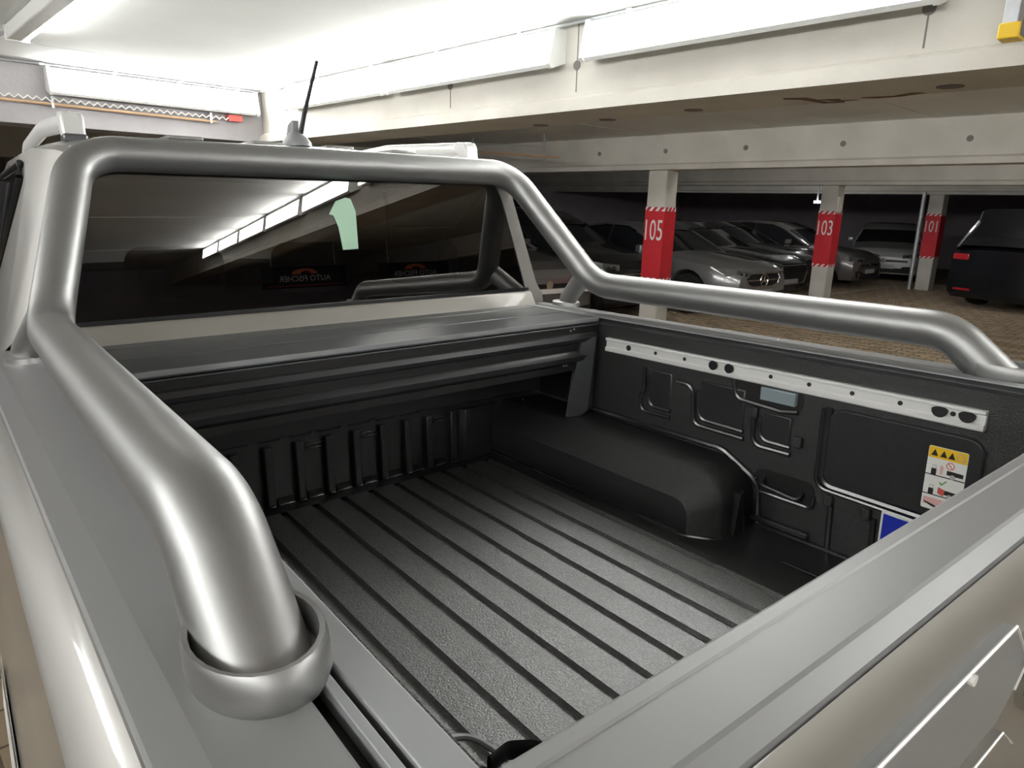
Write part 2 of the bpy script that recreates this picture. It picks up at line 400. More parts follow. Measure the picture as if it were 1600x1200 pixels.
# cable conduits along the lamp rows
t = empty('conduit', (2.66, 2.0, 2.53)); tag(t, 'thin pale conduit clipped along the beam above the lamp boxes', 'conduit')
MB().tube([(2.69, 5.9, 2.543), (2.69, -6, 2.543)], .007, 8).build('pipe', M['galv'], t, off=t.location)
for i in range(14): MB().b2(2.68, 2.73, 5.6 - .7 * i, 5.63 - .7 * i, 2.535, 2.551).build('clip', M['lampbody'], t, off=t.location)
t = empty('conduit', (1.2, 5.94, 2.53)); tag(t, 'thin pale conduit clipped along the grey cross beam', 'conduit')
MB().tube([(-2, 5.94, 2.543), (2.69, 5.94, 2.543)], .007, 8).build('pipe', M['galv'], t, off=t.location)
for i in range(7): MB().b2(-.2 + .45 * i, -.17 + .45 * i, 5.93, 5.98, 2.535, 2.551).build('clip', M['lampbody'], t, off=t.location)
t = empty('conduit', (.815, 5.3, 2.55)); tag(t, 'dark cable leading off the strip lamp at the top left', 'cable')
MB().tube([(.825, 4.83, 2.545), (.80, 5.4, 2.545), (.79, 5.93, 2.535)], .009, 8).build('pipe', M['galv'], t, off=t.location)
# hanging bracket with yellow end
t = empty('hanging_bracket', (2.63, .63, 2.21)); tag(t, 'grey metal upright with a yellow end cap, hung at top right', 'bracket')
MB().b2(2.60, 2.66, .612, .652, 2.245, ZC - .02).build('upright', M['galv'], t, off=t.location, bevel=.003)
MB().b2(2.602, 2.664, .600, .6115, 2.22, ZC - .02).build('dark_edge', M['hole'], t, off=t.location)
MB().b2(2.595, 2.668, .602, .658, 2.212, 2.256).build('end_cap', M['yellow'], t, off=t.location, bevel=.004)
MB().b2(2.66, 2.73, .615, .65, 2.40, 2.46).build('arm', M['galv'], t, off=t.location)

# ---------------------------------------------------------------- columns with number bands
def column(num, x0, x1, y0, y1, zt, zb, label):
    cx, cy = (x0 + x1) / 2, (y0 + y1) / 2
    r = empty('concrete_column', (cx, cy, 0)); tag(r, label, 'column', 'numbered concrete columns'); o = (cx, cy, 0)
    MB().b2(x0, x1, y0, y1, 0, ZB).build('shaft', M['concrete'], r, off=o, bevel=.012, seg=1)
    e = .004
    band = MB().b2(x0 - e, x1 + e, y0 - e, y1 + e, zb, zt).build('sign_band', M['red'], r, off=o)
    wy = y1 - y0; wx = x1 - x0
    for z0 in (zt - .001, zb - .049):
        MB().b2(x0 - e * .8, x1 + e * .8, y0 - e * .8, y1 + e * .8, z0, z0 + .05).build('hazard_strip', M['white'], band, off=o)
        n = 3
        for i in range(n):
            s = y1 - wy * i / n; d = wy / n * .5
            MB().prism([(s, z0), (s - d, z0), (s - d * 1.9 if i < n - 1 else y0 - e, z0 + .05), (s - d * .9, z0 + .05)], 'x', x0 - e * 1.6, x0 - e * .5).build('hazard_stripe', M['red'], band, off=o)
        for i in range(3):
            s = x0 + wx * i / 3; d = wx / 3 * .5
            MB().prism([(s, z0), (s + d, z0), (s + d * 1.8, z0 + .05), (s + d * .8, z0 + .05)], 'y', y0 - e * 1.6, y0 - e * .5).build('hazard_stripe', M['red'], band, off=o)
    h = .235
    mtx = Matrix.Translation((x0 - e - .001 - cx, cy + .012 - cy, zt - .245)) @ Matrix(((0, 0, -1, 0), (-1, 0, 0, 0), (0, 1, 0, 0), (0, 0, 0, 1)))
    text_mesh('number', num, .36, M['white'], band, mtx, .001, .53 * (wy / .26))
    return r
c105 = column('105', 7.385, 7.62, 5.08, 5.36, 1.66, .84, 'nearest concrete column, its red band marked 105')
c103 = column('103', 12.4, 12.68, 5.06, 5.345, 1.67, .82, 'middle concrete column, its red band marked 103')
c101 = column('101', 18.0, 18.36, 5.0, 5.30, 1.68, .78, 'farthest concrete column, its red band marked 101')
MB().b2(12.40, 12.52, 5.02, 5.055, 1.70, 1.96).build('switch_box', M['white'], c103, off=(12.54, 5.2025, 0))
t = empty('downpipe', (17.96, 5.40, 0)); tag(t, 'pale downpipe running beside the column marked 101', 'pipe')
MB().tube([(17.97, 5.40, 0), (17.97, 5.40, ZB + .05)], .045, 12).build('pipe', M['galv'], t, off=t.location)
for z in (.5, 1.4): MB().cyl((17.97, 5.40, z), (0, 0, 1), .052, .03, 12).build('clamp', M['galv'], t, off=t.location)
t = empty('small_lamp', (17.0, 7.4, 2.0)); tag(t, 'small bright round lamp glowing beyond the column marked 103', 'lamp')
MB().cyl((17.0, 7.4, 1.93), (0, 0, 1), .075, .05, 14).build('glow', M['bulb'], t, off=t.location)
MB().cyl((17.0, 7.4, 2.27), (0, 0, 1), .02, .62, 10).build('stem', M['galv'], t, off=t.location)
# sign boards behind the camera, seen mirrored in the rear window
for (xa, xb_, lab) in ((3.45, 5.05, 'dark sign board with an orange arch, nearer the beam, behind the camera'), (5.75, 7.3, 'dark sign board with an orange arch, farther right, behind the camera')):
    t = empty('sign_board', ((xa + xb_) / 2, -9.1, 2.2)); tag(t, lab, 'sign'); o = t.location
    MB().b2(xa, xb_, -9.14, -9.1, 1.71, 2.11).build('board', M['trim'], t, off=o)
    for x_ in (xa + .2, xb_ - .2): MB().b2(x_ - .01, x_ + .01, -9.13, -9.11, 2.11, ZC - .02).build('hanger', M['galv'], t, off=o)
    cx = (xa + xb_) / 2
    arc = [(cx + .24 * math.cos(a), 1.97 + .10 * math.sin(a)) for a in [PI * k / 12 for k in range(13)]] + [(cx + .10 * math.cos(a) + .02, 1.97 + .055 * math.sin(a)) for a in [PI - PI * k / 8 for k in range(9)]]
    MB().prism(arc, 'y', -9.10, -9.092).build('arch_logo', M['signred'], t, off=o)
    text_mesh('lettering', 'AUTO FISCHER', .15, M['white'], t, Matrix.Translation((0, .006, -.32)) @ Matrix(((-1, 0, 0, 0), (0, 0, 1, 0), (0, 1, 0, 0), (0, 0, 0, 1))), .001, .95)
    MB().b2(xa + .08, xb_ - .08, -9.10, -9.095, 1.75, 1.762).build('red_rule', M['lred'], t, off=o)

# ---------------------------------------------------------------- the pickup
# truck coordinates: the camera stands at (0, 0, 1.70); x across, y towards the cab, z up; the truck leans about a degree on its springs
Q = Matrix(((.99582988, .09098554, -.00666876), (-.09081728, .99561901, .02224858), (.00866384, -.02155016, .99973023)))
TO = Vector((.925, 2.6, 0))
truck = empty('pickup_truck')
truck.matrix_world = Matrix.Translation(Vector((0, 0, CAMZ)) + Q @ (TO - Vector((0, 0, CAMZ)))) @ Q.to_4x4()
tag(truck, 'silver pickup truck with open black cargo bed and grey tubular roll bar', 'pickup truck')
XC = .925
def T(mb, name, m, parent=None, **kw): return mb.build(name, m, parent or truck, off=TO, **kw)
def sx(a): return (XC - a, XC + a)
ZR, ZF = 1.365, .865        # rail height, bed floor height
YT, YBH = .285, 1.90        # tailgate inside, front bulkhead

# --- bed liner: floor with grooves
gx = [1.337, 1.244, 1.159, 1.071, .983, .893, .803, .715, .621, .538]
gx = sorted(gx); xs = [(.235, ZF)]
for g in gx:
    xs += [(g - .0105, ZF), (g - .0065, ZF - .010), (g + .0065, ZF - .010), (g + .0105, ZF)]
xs += [(1.375, ZF)]
liner = T(MB().loft([[(x, y, z) for x, z in xs] for y in (YT, 1.84)]), 'bed_floor', M['linerfloor'])
T(MB().b2(.2, 1.65, YT, 1.95, ZF - .06, ZF - .0105), 'floor_pan', M['slot'], liner)
T(MB().loft([[(x, y, ZF + .0005) for x in (.235, 1.375)] for y in (1.838, 1.93)]), 'floor_front_strip', M['linersmooth'], liner)
T(MB().grid(lambda u, v: (1.352 + .29 * u, YT + (1.93 - YT) * v, ZF + .002 + .004 * (u > .01)), 8, 8), 'floor_side_strip', M['linersmooth'], liner, smooth=True)
T(MB().grid(lambda u, v: (.235 - .03 * u, YT + (1.93 - YT) * v, ZF + .002), 2, 8), 'floor_side_strip', M['linersmooth'], liner)
T(MB().b2(1.47, 1.486, .30, .80, ZF + .004, ZF + .011), 'floor_ridge', M['linerridge'], liner, bevel=.003)

# --- right side wall of the bed
XR = 1.628
wall = T(MB().b2(XR, XR + .03, YT - .05, 1.95, ZF - .02, 1.345), 'bed_side_wall', M['liner'])
def wbox(y0, y1, z0, z1, d, name='wall_panel', m='liner', bev=.004): return T(MB().b2(XR - d, XR + .002, y0, y1, z0, z1), name, M[m], wall, bevel=bev)
# ridges bounding the pressed panels (open rounded frames)
def ridge(pts, r=.007, d=.004, name='pressed_ridge'):
    rads = [.03] * (len(pts) - 2)
    P = fillet([(XR - d, y, z) for y, z in pts], rads, 5) if len(pts) > 2 else [(XR - d, y, z) for y, z in pts]
    return T(MB().tube(P, r, 8), name, M['linerridge'], wall, smooth=True)
for pts in ([(1.392, 1.235), (1.392, 1.160), (1.405, 1.145), (1.400, 1.096), (1.285, 1.098)], [(1.37, 1.215), (1.372, 1.118), (1.285, 1.118)],
            [(1.265, 1.215), (1.206, 1.213), (1.200, 1.100), (1.030, 1.098)], [(1.186, 1.205), (1.182, 1.120), (1.032, 1.118)],
            [(1.004, 1.178), (1.002, 1.090), (.890, 1.092)], [(.984, 1.175), (.982, 1.110), (.892, 1.110)],
            [(1.075, 1.262), (1.062, 1.208), (.925, 1.200), (.88, 1.208)]):
    ridge(pts)
for y0, y1, z0, z1 in ((1.372, 1.285, 1.12, 1.235), (1.183, 1.035, 1.12, 1.235), (.98, .895, 1.112, 1.19)):
    wbox(y1, y0, z0, z1, .006, 'recess_face', 'linersmooth')
for y, z in ((1.003, 1.185), (.872, 1.134), (.776, 1.006), (.682, 1.004)):
    wbox(y - .012, y + .012, z - .018, z + .012, .012, 'liner_tab', 'liner')
# the large raised panel at the tail
P = rrect(.46, .795, 1.045, 1.243, .035, 5)
T(MB().prism(P, 'x', XR - .010, XR + .002), 'wall_panel', M['linersmooth'], wall, bevel=.004)
ridge([(.800, 1.24), (.800, 1.040), (.46, 1.034)], .010, .004)
ridge([(.815, 1.235), (.815, 1.028), (.46, 1.018)], .006, .002)
for y in (.770, .664): ridge([(y, .995), (y - .004, .86)], .008, .001)
wbox(.815, .985, .879, .898, .016, 'wall_ledge', 'liner', .005)
wbox(YT, .965, ZF - .01, ZF + .012, .014, 'wall_ledge', 'linersmooth', .005)
# tie-down in its cup
cup = T(MB().prism(rrect(.815, .985, .972, 1.032, .026, 5), 'x', XR - .0035, XR + .001), 'tie_down_cup', M['slot'], wall)
fr = fillet([(XR - .004, .965, 1.0), (XR - .004, .985, 1.0), (XR - .004, .985, .966), (XR - .004, .815, .966), (XR - .004, .815, 1.0)], [.01, .028, .028], 5)
T(MB().tube(fr[1:], .006, 8), 'cup_rim', M['linerridge'], cup, smooth=True)
T(MB().tube(fillet([(XR - .002, .955, 1.015), (XR - .024, .955, .995), (XR - .026, .845, .985), (XR - .002, .845, 1.0)], [.012, .012], 5), .006, 8), 'tie_down_loop', M['trim'], cup, smooth=True)
# wheel arch: rounded box whose inner edges are chamfered
def arch_prof(yr, zt, r, y1=1.93, zb=ZF - .01, n=8):
    P = [(yr - .012, zb), (yr, zb + .03)]
    for k in range(n + 1):
        a = PI - PI / 2 * k / n
        P.append((yr + r + r * math.cos(a), zt - r + r * math.sin(a)))
    P.append((y1, zt + .006)); return P
secs = [[(XR + .01, y, z) for y, z in arch_prof(.985, 1.036, .10)],
        [(1.545, y, z) for y, z in arch_prof(.975, 1.042, .10)],
        [(1.470, y, z) for y, z in arch_prof(.965, 1.046, .09)],
        [(1.455, y, z) for y, z in arch_prof(.970, 1.040, .09)],
        [(1.412, y, z) for y, z in arch_prof(1.025, .978, .05)],
        [(1.404, y, z) for y, z in arch_prof(1.036, .966, .045)]]
arch = T(MB().loft(secs), 'wheel_arch', M['liner'], wall, smooth=True, angle=50)
pin = arch_prof(1.036, .966, .045)
T(MB().add([(1.404, y, z) for y, z in pin] + [(1.404, 1.93, ZF - .01)], [tuple(range(len(pin) + 1))]), 'wheel_arch_face', M['linersmooth'], wall)
T(MB().tube(fillet([(1.401, 1.93, ZF + .004), (1.401, 1.045, ZF + .004), (1.45, .972, ZF + .004), (1.50, .962, ZF + .004)], [.08, .05], 5), .008, 8), 'arch_foot_bead', M['linerridge'], wall, smooth=True)
T(MB().tube(fillet([(XR - .004, 1.93, 1.052), (XR - .004, 1.09, 1.052), (XR - .004, .972, .99), (XR - .004, .962, .87)], [.08, .06], 6), .009, 8), 'arch_bead', M['linerridge'], wall, smooth=True)
T(MB().prism([(1.50, ZF + .005), (1.545, ZF + .005), (1.532, .985), (1.518, .985)], 'y', .955, .985), 'arch_slot', M['slot'], wall)
T(MB().tube([(1.548, .958, ZF + .01), (1.532, .962, .99)], .005, 8), 'arch_slot_rim', M['linerridge'], wall)
# front corner post of the wall
T(MB().prism([(1.43, ZF), (1.535, ZF), (1.545, .93), (1.53, .935), (1.54, 1.04), (1.50, 1.04), (1.475, .97), (1.43, .90)], 'y', 1.86, 1.93), 'corner_post', M['linersmooth'], wall, bevel=.005)
T(MB().tube([(1.475, 1.858, .87), (1.475, 1.858, .97), (1.515, 1.858, 1.05)], .004, 6), 'post_ridge', M['linerridge'], wall)
T(MB().tube([(1.536, 1.858, .87), (1.538, 1.858, .95), (1.548, 1.858, 1.02)], .004, 6), 'post_ridge', M['linerridge'], wall)
# bracket joining canister and side rail
T(MB().add([(1.548, 1.595, 1.306), (1.604, 1.588, 1.306), (1.575, 1.59, 1.06), (1.560, 1.592, 1.052), (1.500, 1.600, 1.020), (1.492, 1.60, 1.09),
            (1.548, 1.62, 1.306), (1.626, 1.62, 1.306), (1.626, 1.62, 1.05), (1.5, 1.62, 1.02)],
           [(0, 1, 2, 3, 4, 5), (6, 0, 5, 4, 9), (1, 7, 8, 2), (0, 6, 7, 1), (3, 2, 8, 9, 4)]), 'side_bracket', M['slat'], wall)
# lamp lens under the track
T(MB().b2(1.612, 1.629, .985, .885, 1.222, 1.258), 'bed_lamp', M['led'], wall, bevel=.003)
T(MB().prism(rrect(.87, 1.07, 1.205, 1.27, .03, 5), 'x', XR - .0025, XR + .001), 'lamp_recess', M['slot'], wall)

# --- aluminium lashing track with its holes
XT = XR - .016
prof = [(XR, 1.263), (XT + .002, 1.263), (XT, 1.266), (XT, 1.276), (XT + .006, 1.279), (XT + .006, 1.297), (XT, 1.300), (XT, 1.304), (XT + .002, 1.307), (XR, 1.307)]
track = T(MB().prism(prof, 'y', .470, 1.555), 'lashing_track', M['track'])
for y in (1.349, 1.240, .962, .856, .748, .639, .531):
    T(MB().cyl((XT + .0055, y, 1.288), (1, 0, 0), .0055, .002, 10), 'track_hole', M['slot'], track)
T(MB().cyl((XT + .005, 1.458, 1.287), (1, 0, 0), .009, .002, 12), 'track_hole', M['slot'], track)
for y in (1.138, 1.086):
    T(MB().cyl((XT + .002, y, 1.288), (1, 0, 0), .0135, .006, 16), 'track_knob', M['trim'], track)
for y in (.556, .503):
    hp = [(y + .0165 * math.cos(a), 1.292 + .0165 * math.sin(a) * (.4 if math.sin(a) > 0 else 1)) for a in [2 * PI * k / 16 for k in range(16)]]
    T(MB().prism(hp, 'x', XT - .0005, XT + .004), 'track_slot', M['slot'], track)

# --- warning label and blue label
def flat(poly, d, name, m, par): return T(MB().prism(poly, 'x', XR - .0102 - d, XR - .0102 - d + .0008), name, M[m], par)
LY, LZ = .566, 1.2095          # front top corner; label runs tailwards (decreasing y)
def lab(poly, d, name, m, par): return flat([(LY - u, LZ - v) for u, v in poly], d, name, m, par)
def rc(u0, u1, v0, v1): return [(u0, v0), (u1, v0), (u1, v1), (u0, v1)]
wl = lab([(LY - y, LZ - z) for y, z in rrect(LY - .078, LY, LZ - .145, LZ, .004, 3)], .0008, 'warning_label', 'label', None)
lab(rc(.001, .077, .001, .026), .0016, 'yellow_band', 'lyellow', wl)
for u in (.006, .024, .040): lab([(u, .021), (u + .007, .006), (u + .014, .021)], .0022, 'warning_triangle', 'ink', wl)
lab(rc(.058, .072, .006, .021), .0022, 'manual_symbol', 'lgrey', wl)
lab(rc(.0595, .0705, .0075, .0195), .0026, 'manual_symbol_inner', 'lyellow', wl)
for v0 in (.0, .046):
    lab(rc(.0, .078, .064 + v0 * .98, .066 + v0 * .98), .0022, 'ground_line', 'ink', wl)
    lab(rc(.011, .021, .050 + v0, .064 + v0), .0022, 'pump_symbol', 'ink', wl)
    lab(rc(.012, .020, .042 + v0, .049 + v0), .0022, 'pump_window', 'lgrey', wl)
    lab(rc(.013, .019, .0435 + v0, .048 + v0), .0026, 'pump_window_pane', 'label', wl)
    lab([(.042, .048 + v0), (.074, .049 + v0), (.074, .058 + v0), (.042, .058 + v0)], .0022, 'pickup_symbol', 'ink', wl)
    lab([(.054 + .0055 * math.cos(a), .0605 + v0 + .0055 * math.sin(a)) for a in [2 * PI * k / 12 for k in range(12)]], .0026, 'wheel_symbol', 'lgrey', wl)
for k in range(10):
    a0, a1 = 2 * PI * k / 10, 2 * PI * (k + 1) / 10
    lab([(.047 + .0085 * math.cos(a0), .037 + .0085 * math.sin(a0)), (.047 + .0085 * math.cos(a1), .037 + .0085 * math.sin(a1)), (.047 + .007 * math.cos(a1), .037 + .007 * math.sin(a1)), (.047 + .007 * math.cos(a0), .037 + .007 * math.sin(a0))], .0022, 'red_ring', 'lred', wl)
lab([(.041, .031), (.042, .030), (.053, .043), (.052, .044)], .0024, 'ring_bar', 'lred', wl)
lab([(.028, .040), (.034, .042), (.033, .060), (.028, .060)], .0022, 'nozzle_symbol', 'lpink', wl)
lab([(.030, .079), (.032, .077), (.035, .081), (.043, .072), (.045, .074), (.035, .086)], .0022, 'check_mark', 'lgreen', wl)
lab([(.030, .090), (.044, .094), (.042, .108), (.030, .104)], .0024, 'red_can_symbol', 'lred', wl)
lab(rc(.004, .070, .118, .134), .0020, 'lower_panel', 'lpink', wl)
lab([(.006, .128), (.024, .132), (.045, .139), (.045, .142), (.022, .137), (.006, .131)], .0024, 'plank_symbol', 'ink', wl)
bl = flat([(.645, 1.024), (.56, 1.022), (.56, .94), (.645, .94)], .0, 'blue_label', 'label', None)
flat([(.640, 1.019), (.565, 1.017), (.565, .945), (.640, .945)], .0008, 'blue_field', 'blue', bl)

# --- left side wall (seen from other positions) and front bulkhead
T(MB().b2(.19, .222, YT - .05, 1.95, ZF - .02, 1.345), 'bed_side_wall', M['liner'])
lw = T(MB().loft([[(2 * XC - x, y, z) for x, y, z in s] for s in secs]), 'wheel_arch', M['liner'], smooth=True)
bh = T(MB().b2(.2, 1.66, YBH, YBH + .04, ZF - .02, 1.30), 'bulkhead', M['linersmooth'])
for i, x in enumerate((.325, .420, .512, .605, .697, .788, .878, .970, 1.057, 1.138, 1.233)):
    T(MB().prism([(x - .016, YBH), (x - .012, YBH - .022), (x + .012, YBH - .022), (x + .016, YBH)], 'z', ZF - .005, 1.05), 'bulkhead_rib', M['linersmooth'], bh, bevel=.004)
    T(MB().b2(x - .008, x + .012, YBH - .03, YBH - .015, ZF + .002, ZF + .012), 'rib_foot', M['linerridge'], bh, bevel=.004)
    if i < 10:
        T(MB().prism([(YBH, ZF + .022), (YBH - .018, ZF + .006), (YBH - .018, ZF), (YBH, ZF)], 'x', x + .020, x + .068), 'panel_foot', M['linerridge'], bh, bevel=.002)
for x in (.745, .925, 1.185):
    for z in (1.035, 1.022):
        T(MB().b2(x - .026, x + .026, YBH - .012, YBH, z - .003, z + .003), 'panel_step', M['linerridge'], bh, bevel=.002)
T(MB().b2(.3, 1.60, YBH - .03, YBH, 1.07, 1.30), 'bulkhead_upper', M['linersmooth'], bh, bevel=.006)
for x in (.56, .65, .74, .83, .925, 1.01, 1.10): T(MB().b2(x - .012, x + .012, YBH - .034, YBH - .028, 1.073, 1.080), 'bulkhead_clip', M['liner'], bh)
T(MB().prism([(1.255, YBH), (1.275, YBH - .03), (1.30, YBH - .03), (1.42, YBH - .004), (1.42, YBH)], 'z', ZF, 1.05), 'bulkhead_corner', M['linersmooth'], bh, bevel=.006)

# --- roller cover: slats on top, canister face below
rc_ = T(MB().b2(.215, 1.635, 1.606, 1.99, 1.20, 1.345), 'roller_cover', M['slot'])
T(MB().b2(.218, 1.632, 1.606, 1.772, 1.349, ZR), 'cover_slat', M['slat'], rc_, bevel=.002)
T(MB().b2(.218, 1.632, 1.778, 1.925, 1.349, ZR), 'cover_slat', M['slat'], rc_, bevel=.002)
T(MB().b2(.218, 1.632, 1.931, 2.00, 1.349, ZR), 'cover_slat', M['slat'], rc_, bevel=.002)
T(MB().b2(.225, 1.625, 1.6025, 1.608, 1.355, 1.3668), 'front_edge', M['alu'], rc_)
T(MB().b2(.225, 1.625, 1.600, 1.607, 1.3425, 1.3475), 'front_bead', M['slat'], rc_, bevel=.0015)
T(MB().b2(.225, 1.625, 1.604, 1.62, 1.322, 1.3415), 'front_gap', M['slot'], rc_)
can = [(1.612, 1.326), (1.596, 1.318), (1.590, 1.305), (1.594, 1.293), (1.608, 1.287), (1.612, 1.270), (1.600, 1.262), (1.592, 1.248), (1.594, 1.232), (1.606, 1.221), (1.64, 1.212), (1.72, 1.200), (1.72, 1.326)]
T(MB().prism(can, 'x', .225, 1.612), 'canister', M['canister'], rc_, smooth=True, angle=30)
for x, z in ((1.515, 1.338), (1.50, 1.334)): T(MB().cyl((x, 1.603, z), (0, 1, 0), .003, .006, 10), 'screw', M['galv'], rc_)
for x in (1.475, 1.488): T(MB().cyl((x, 1.612, 1.222), (0, 1, 0), .003, .02, 10), 'screw', M['galv'], rc_)

# --- side rails, both sides (mirrored)
def rail(sgn):
    def X(a): return XC + sgn * a          # a = distance from the truck's centre line
    y0, y1 = .205, 2.02
    def B(a0, a1, z0, z1, ya=y0, yb=y1): return MB().b2(X(a0), X(a1), ya, yb, z0, z1)
    prof = [(.7535, 1.24), (.7535, 1.340), (.760, 1.345), (.84, 1.345), (.84, 1.30), (.80, 1.24)]
    r = T(MB().prism([(X(a), z) for a, z in prof], 'y', y0, y1), 'bed_rail', M['slot'])
    T(B(.7165, .7460, 1.346, ZR), 'inner_flange', M['alu'], r, bevel=.0015)
    lip = [(.7165, ZR - .002), (.7165, 1.350), (.708, 1.345), (.708, 1.330), (.7135, 1.325), (.7135, 1.312), (.706, 1.308), (.706, 1.3085), (.706, 1.312), (.7135, 1.24), (.74, 1.24), (.74, ZR - .002)]
    lip = [(.7165, ZR - .002), (.7165, 1.350), (.709, 1.345), (.709, 1.332), (.7135, 1.327), (.7135, 1.312), (.74, 1.312), (.74, ZR - .002)]
    T(MB().prism([(X(a), z) for a, z in lip], 'y', y0 + .08, y1 - .03), 'rail_channel', M['canister'], r, bevel=.0015)
    T(B(.7520, .7605, 1.345, ZR - .001, .30), 'middle_strip', M['alu'], r, bevel=.001)
    k_ = .028 if sgn < 0 else -.012; ob = .879 if sgn < 0 else .872
    def capsec_(y):
        d = (y - .45) * k_
        P = [(.774, 1.340), (.774, ZR - .003), (.777, ZR), (ob - .030 + d, ZR), (ob - .026 + d, ZR - .001), (ob - .003 + d, 1.3565), (ob + d, 1.353), (ob + d, 1.340)]
        return [(X(a), y, z) for a, z in P]
    T(MB().loft([capsec_(y) for y in (y0, .45, 1.0, 1.5, y1 + .05)], True, True), 'rail_cap', M['cap'], r, smooth=True, angle=12)
    return r
rl = rail(-1); rr = rail(1)

# --- painted bedsides
def bedside(sgn):
    def X(a): return XC + sgn * a
    prof = [(.8785, 1.353), (.881, 1.3535), (.887, 1.350), (.9135, 1.331), (.917, 1.325), (.919, 1.30), (.926, 1.25), (.944, 1.17), (.957, 1.08), (.962, 1.00), (.958, .90), (.945, .80), (.93, .62), (.90, .58)]
    k_ = .028 if sgn < 0 else -.012
    def tp(y, z): return (y - .45) * k_ * max(0, min(1, (z - 1.0) / .25))
    ya, yb = .20, 2.015; wc, wr = 1.42, .44
    secs = []; N = 40
    for i in range(N + 1):
        y = ya + (yb - ya) * i / N
        zt = 0
        if abs(y - wc) < wr: zt = .38 + math.sqrt(wr ** 2 - (y - wc) ** 2)
        secs.append([(X(a + tp(y, z) - (.007 if sgn > 0 and z > 1.0 else 0)), y, max(z, min(zt, 1.12 + .002 * (14 - k)))) for k, (a, z) in enumerate(prof)])
    b = T(MB().loft(secs), 'bedside_panel', M['paint'], smooth=True, angle=25)
    return b
bs = bedside(-1); bedside(1)
for s_ in (-1, 1):
    def X(a): return XC + s_ * a
    T(MB().prism([(X(.775), .215), (X(.775), .194), (X(.880), .194), (X(.902), .199), (X(.906), .215), (X(.80), .215)], 'z', .95, 1.325), 'tail_lamp', M['tail'], bevel=.008)
    T(MB().prism([(X(.79), .30), (X(.79), .20), (X(.90), .206), (X(.915), .215), (X(.80), .215)], 'z', .60, .948), 'rear_corner', M['paint'], bevel=.008)
T(MB().prism([(.06, .42), (.05, .58), (.08, .64), (.22, .64), (.22, .42)], 'x', XC - .90, XC + .90), 'rear_bumper', M['trim'], bevel=.02)
# pale outlined decal low on the left bedside (only its edge is in view)
def side_x(z, y=.8):
    P = [(.917, 1.325), (.926, 1.25), (.944, 1.17), (.957, 1.08), (.962, 1.00), (.958, .90)]
    for (a0, z0), (a1, z1) in zip(P, P[1:]):
        if z1 <= z <= z0: return XC - (a0 + (a1 - a0) * (z0 - z) / (z0 - z1)) - (y - .45) * .028 * max(0, min(1, (z - 1.0) / .25))
    return XC - .96
def decal(poly, d, name, m):
    n = len(poly); v = [(side_x(z, y) - d - .001, y, z) for y, z in poly]
    return T(MB().add(v, [tuple(range(n))]), name, M[m], bs)
for d, m, g in ((.0012, 'decal', 0), (.0018, 'decal2', .010), (.0024, 'decal', .022)):
    decal([(.98 - g, 1.165 - g * .5), (.70 + g, 1.165 - g * .5), (.70 + g, 1.10 + g * .5), (.98 - g, 1.10 + g * .5)], d, 'bedside_decal', m)
    decal([(.90 - g, 1.098 - g * .5), (.64 + g, 1.098 - g * .5), (.48 + g, 1.00 + g * .5), (.80 - g, 1.00 + g * .5)], d, 'bedside_decal', m)

# --- tailgate, closed, seen over its top edge
tg = T(MB().b2(.14, 1.71, .205, YT, .86, 1.335), 'tailgate', M['cap'])
def capsec(x, bow):
    P = [(.290, 1.30), (.290, 1.360), (.287, 1.3645), (.284, ZR + .001), (.2725, ZR + .001), (.2705, ZR - .001), (.2685, ZR - .001), (.222, ZR - .001), (.218, ZR - .0025), (.203, 1.352), (.200, 1.345), (.200, 1.33)]
    return [(x, y - bow, z) for y, z in P]
T(MB().loft([capsec(.135 + 1.58 * i / 12, .010 * math.sin(PI * i / 12) * 0) for i in range(13)]), 'top_cap', M['cap'], tg, smooth=True, angle=9)
def tgface(v):
    P = [(.199, 1.349), (.192, 1.341), (.184, 1.325), (.180, 1.31), (.178, 1.29), (.176, 1.20), (.172, 1.0), (.178, .84)]
    return P[v]
T(MB().loft([[(.13 + 1.59 * i / 10, y, z) for y, z in [tgface(k) for k in range(8)]] for i in range(11)]), 'tailgate_skin', M['paint2'], tg, smooth=True, angle=25)
# stamped band with bright outline, left and right of the handle
def face_y(z):
    P = [tgface(k) for k in range(8)]
    for (a0, z0), (a1, z1) in zip(P, P[1:]):
        if z1 <= z <= z0: return a0 + (a1 - a0) * (z0 - z) / (z0 - z1)
    return .176
for s in (1, -1):
    def XX(x): return x if s == 1 else 2 * XC - x
    poly = [(.20, 1.302), (.775, 1.302), (.842, 1.235), (.815, 1.212), (.770, 1.190), (.20, 1.190)]
    T(MB().prism([(XX(x), z) for x, z in poly], 'y', .168, .181), 'stamped_band', M['alu'], tg, bevel=.002)
    edge = [(XX(x), .168, z) for x, z in ((.20, 1.302), (.775, 1.302), (.842, 1.235), (.812, 1.212))]
    T(MB().tube(edge, .0020, 6), 'bright_outline', M['track'], tg)
    poly2 = [(.20, 1.165), (.800, 1.165), (.83, 1.145), (.83, 1.05), (.20, 1.05)]
    T(MB().prism([(XX(x), z) for x, z in poly2], 'y', .166, .179), 'lower_band', M['paint2'], tg, bevel=.003)
    T(MB().tube([(XX(.20), .167, 1.165), (XX(.80), .167, 1.165), (XX(.845), .167, 1.128)], .0014, 6), 'bright_outline', M['track'], tg)
for x in (.435, .475, .655): T(MB().cyl((x, .166, 1.298), (0, 1, 0), .0055, .006, 12), 'bright_stud', M['white'], tg)
T(MB().prism([(XC + .075 * math.cos(a) * (1.0), 1.195 + .055 * math.sin(a)) for a in [2 * PI * k / 24 for k in range(24)]], 'y', .160, .182), 'handle_cup', M['chrome'], tg, bevel=.004)
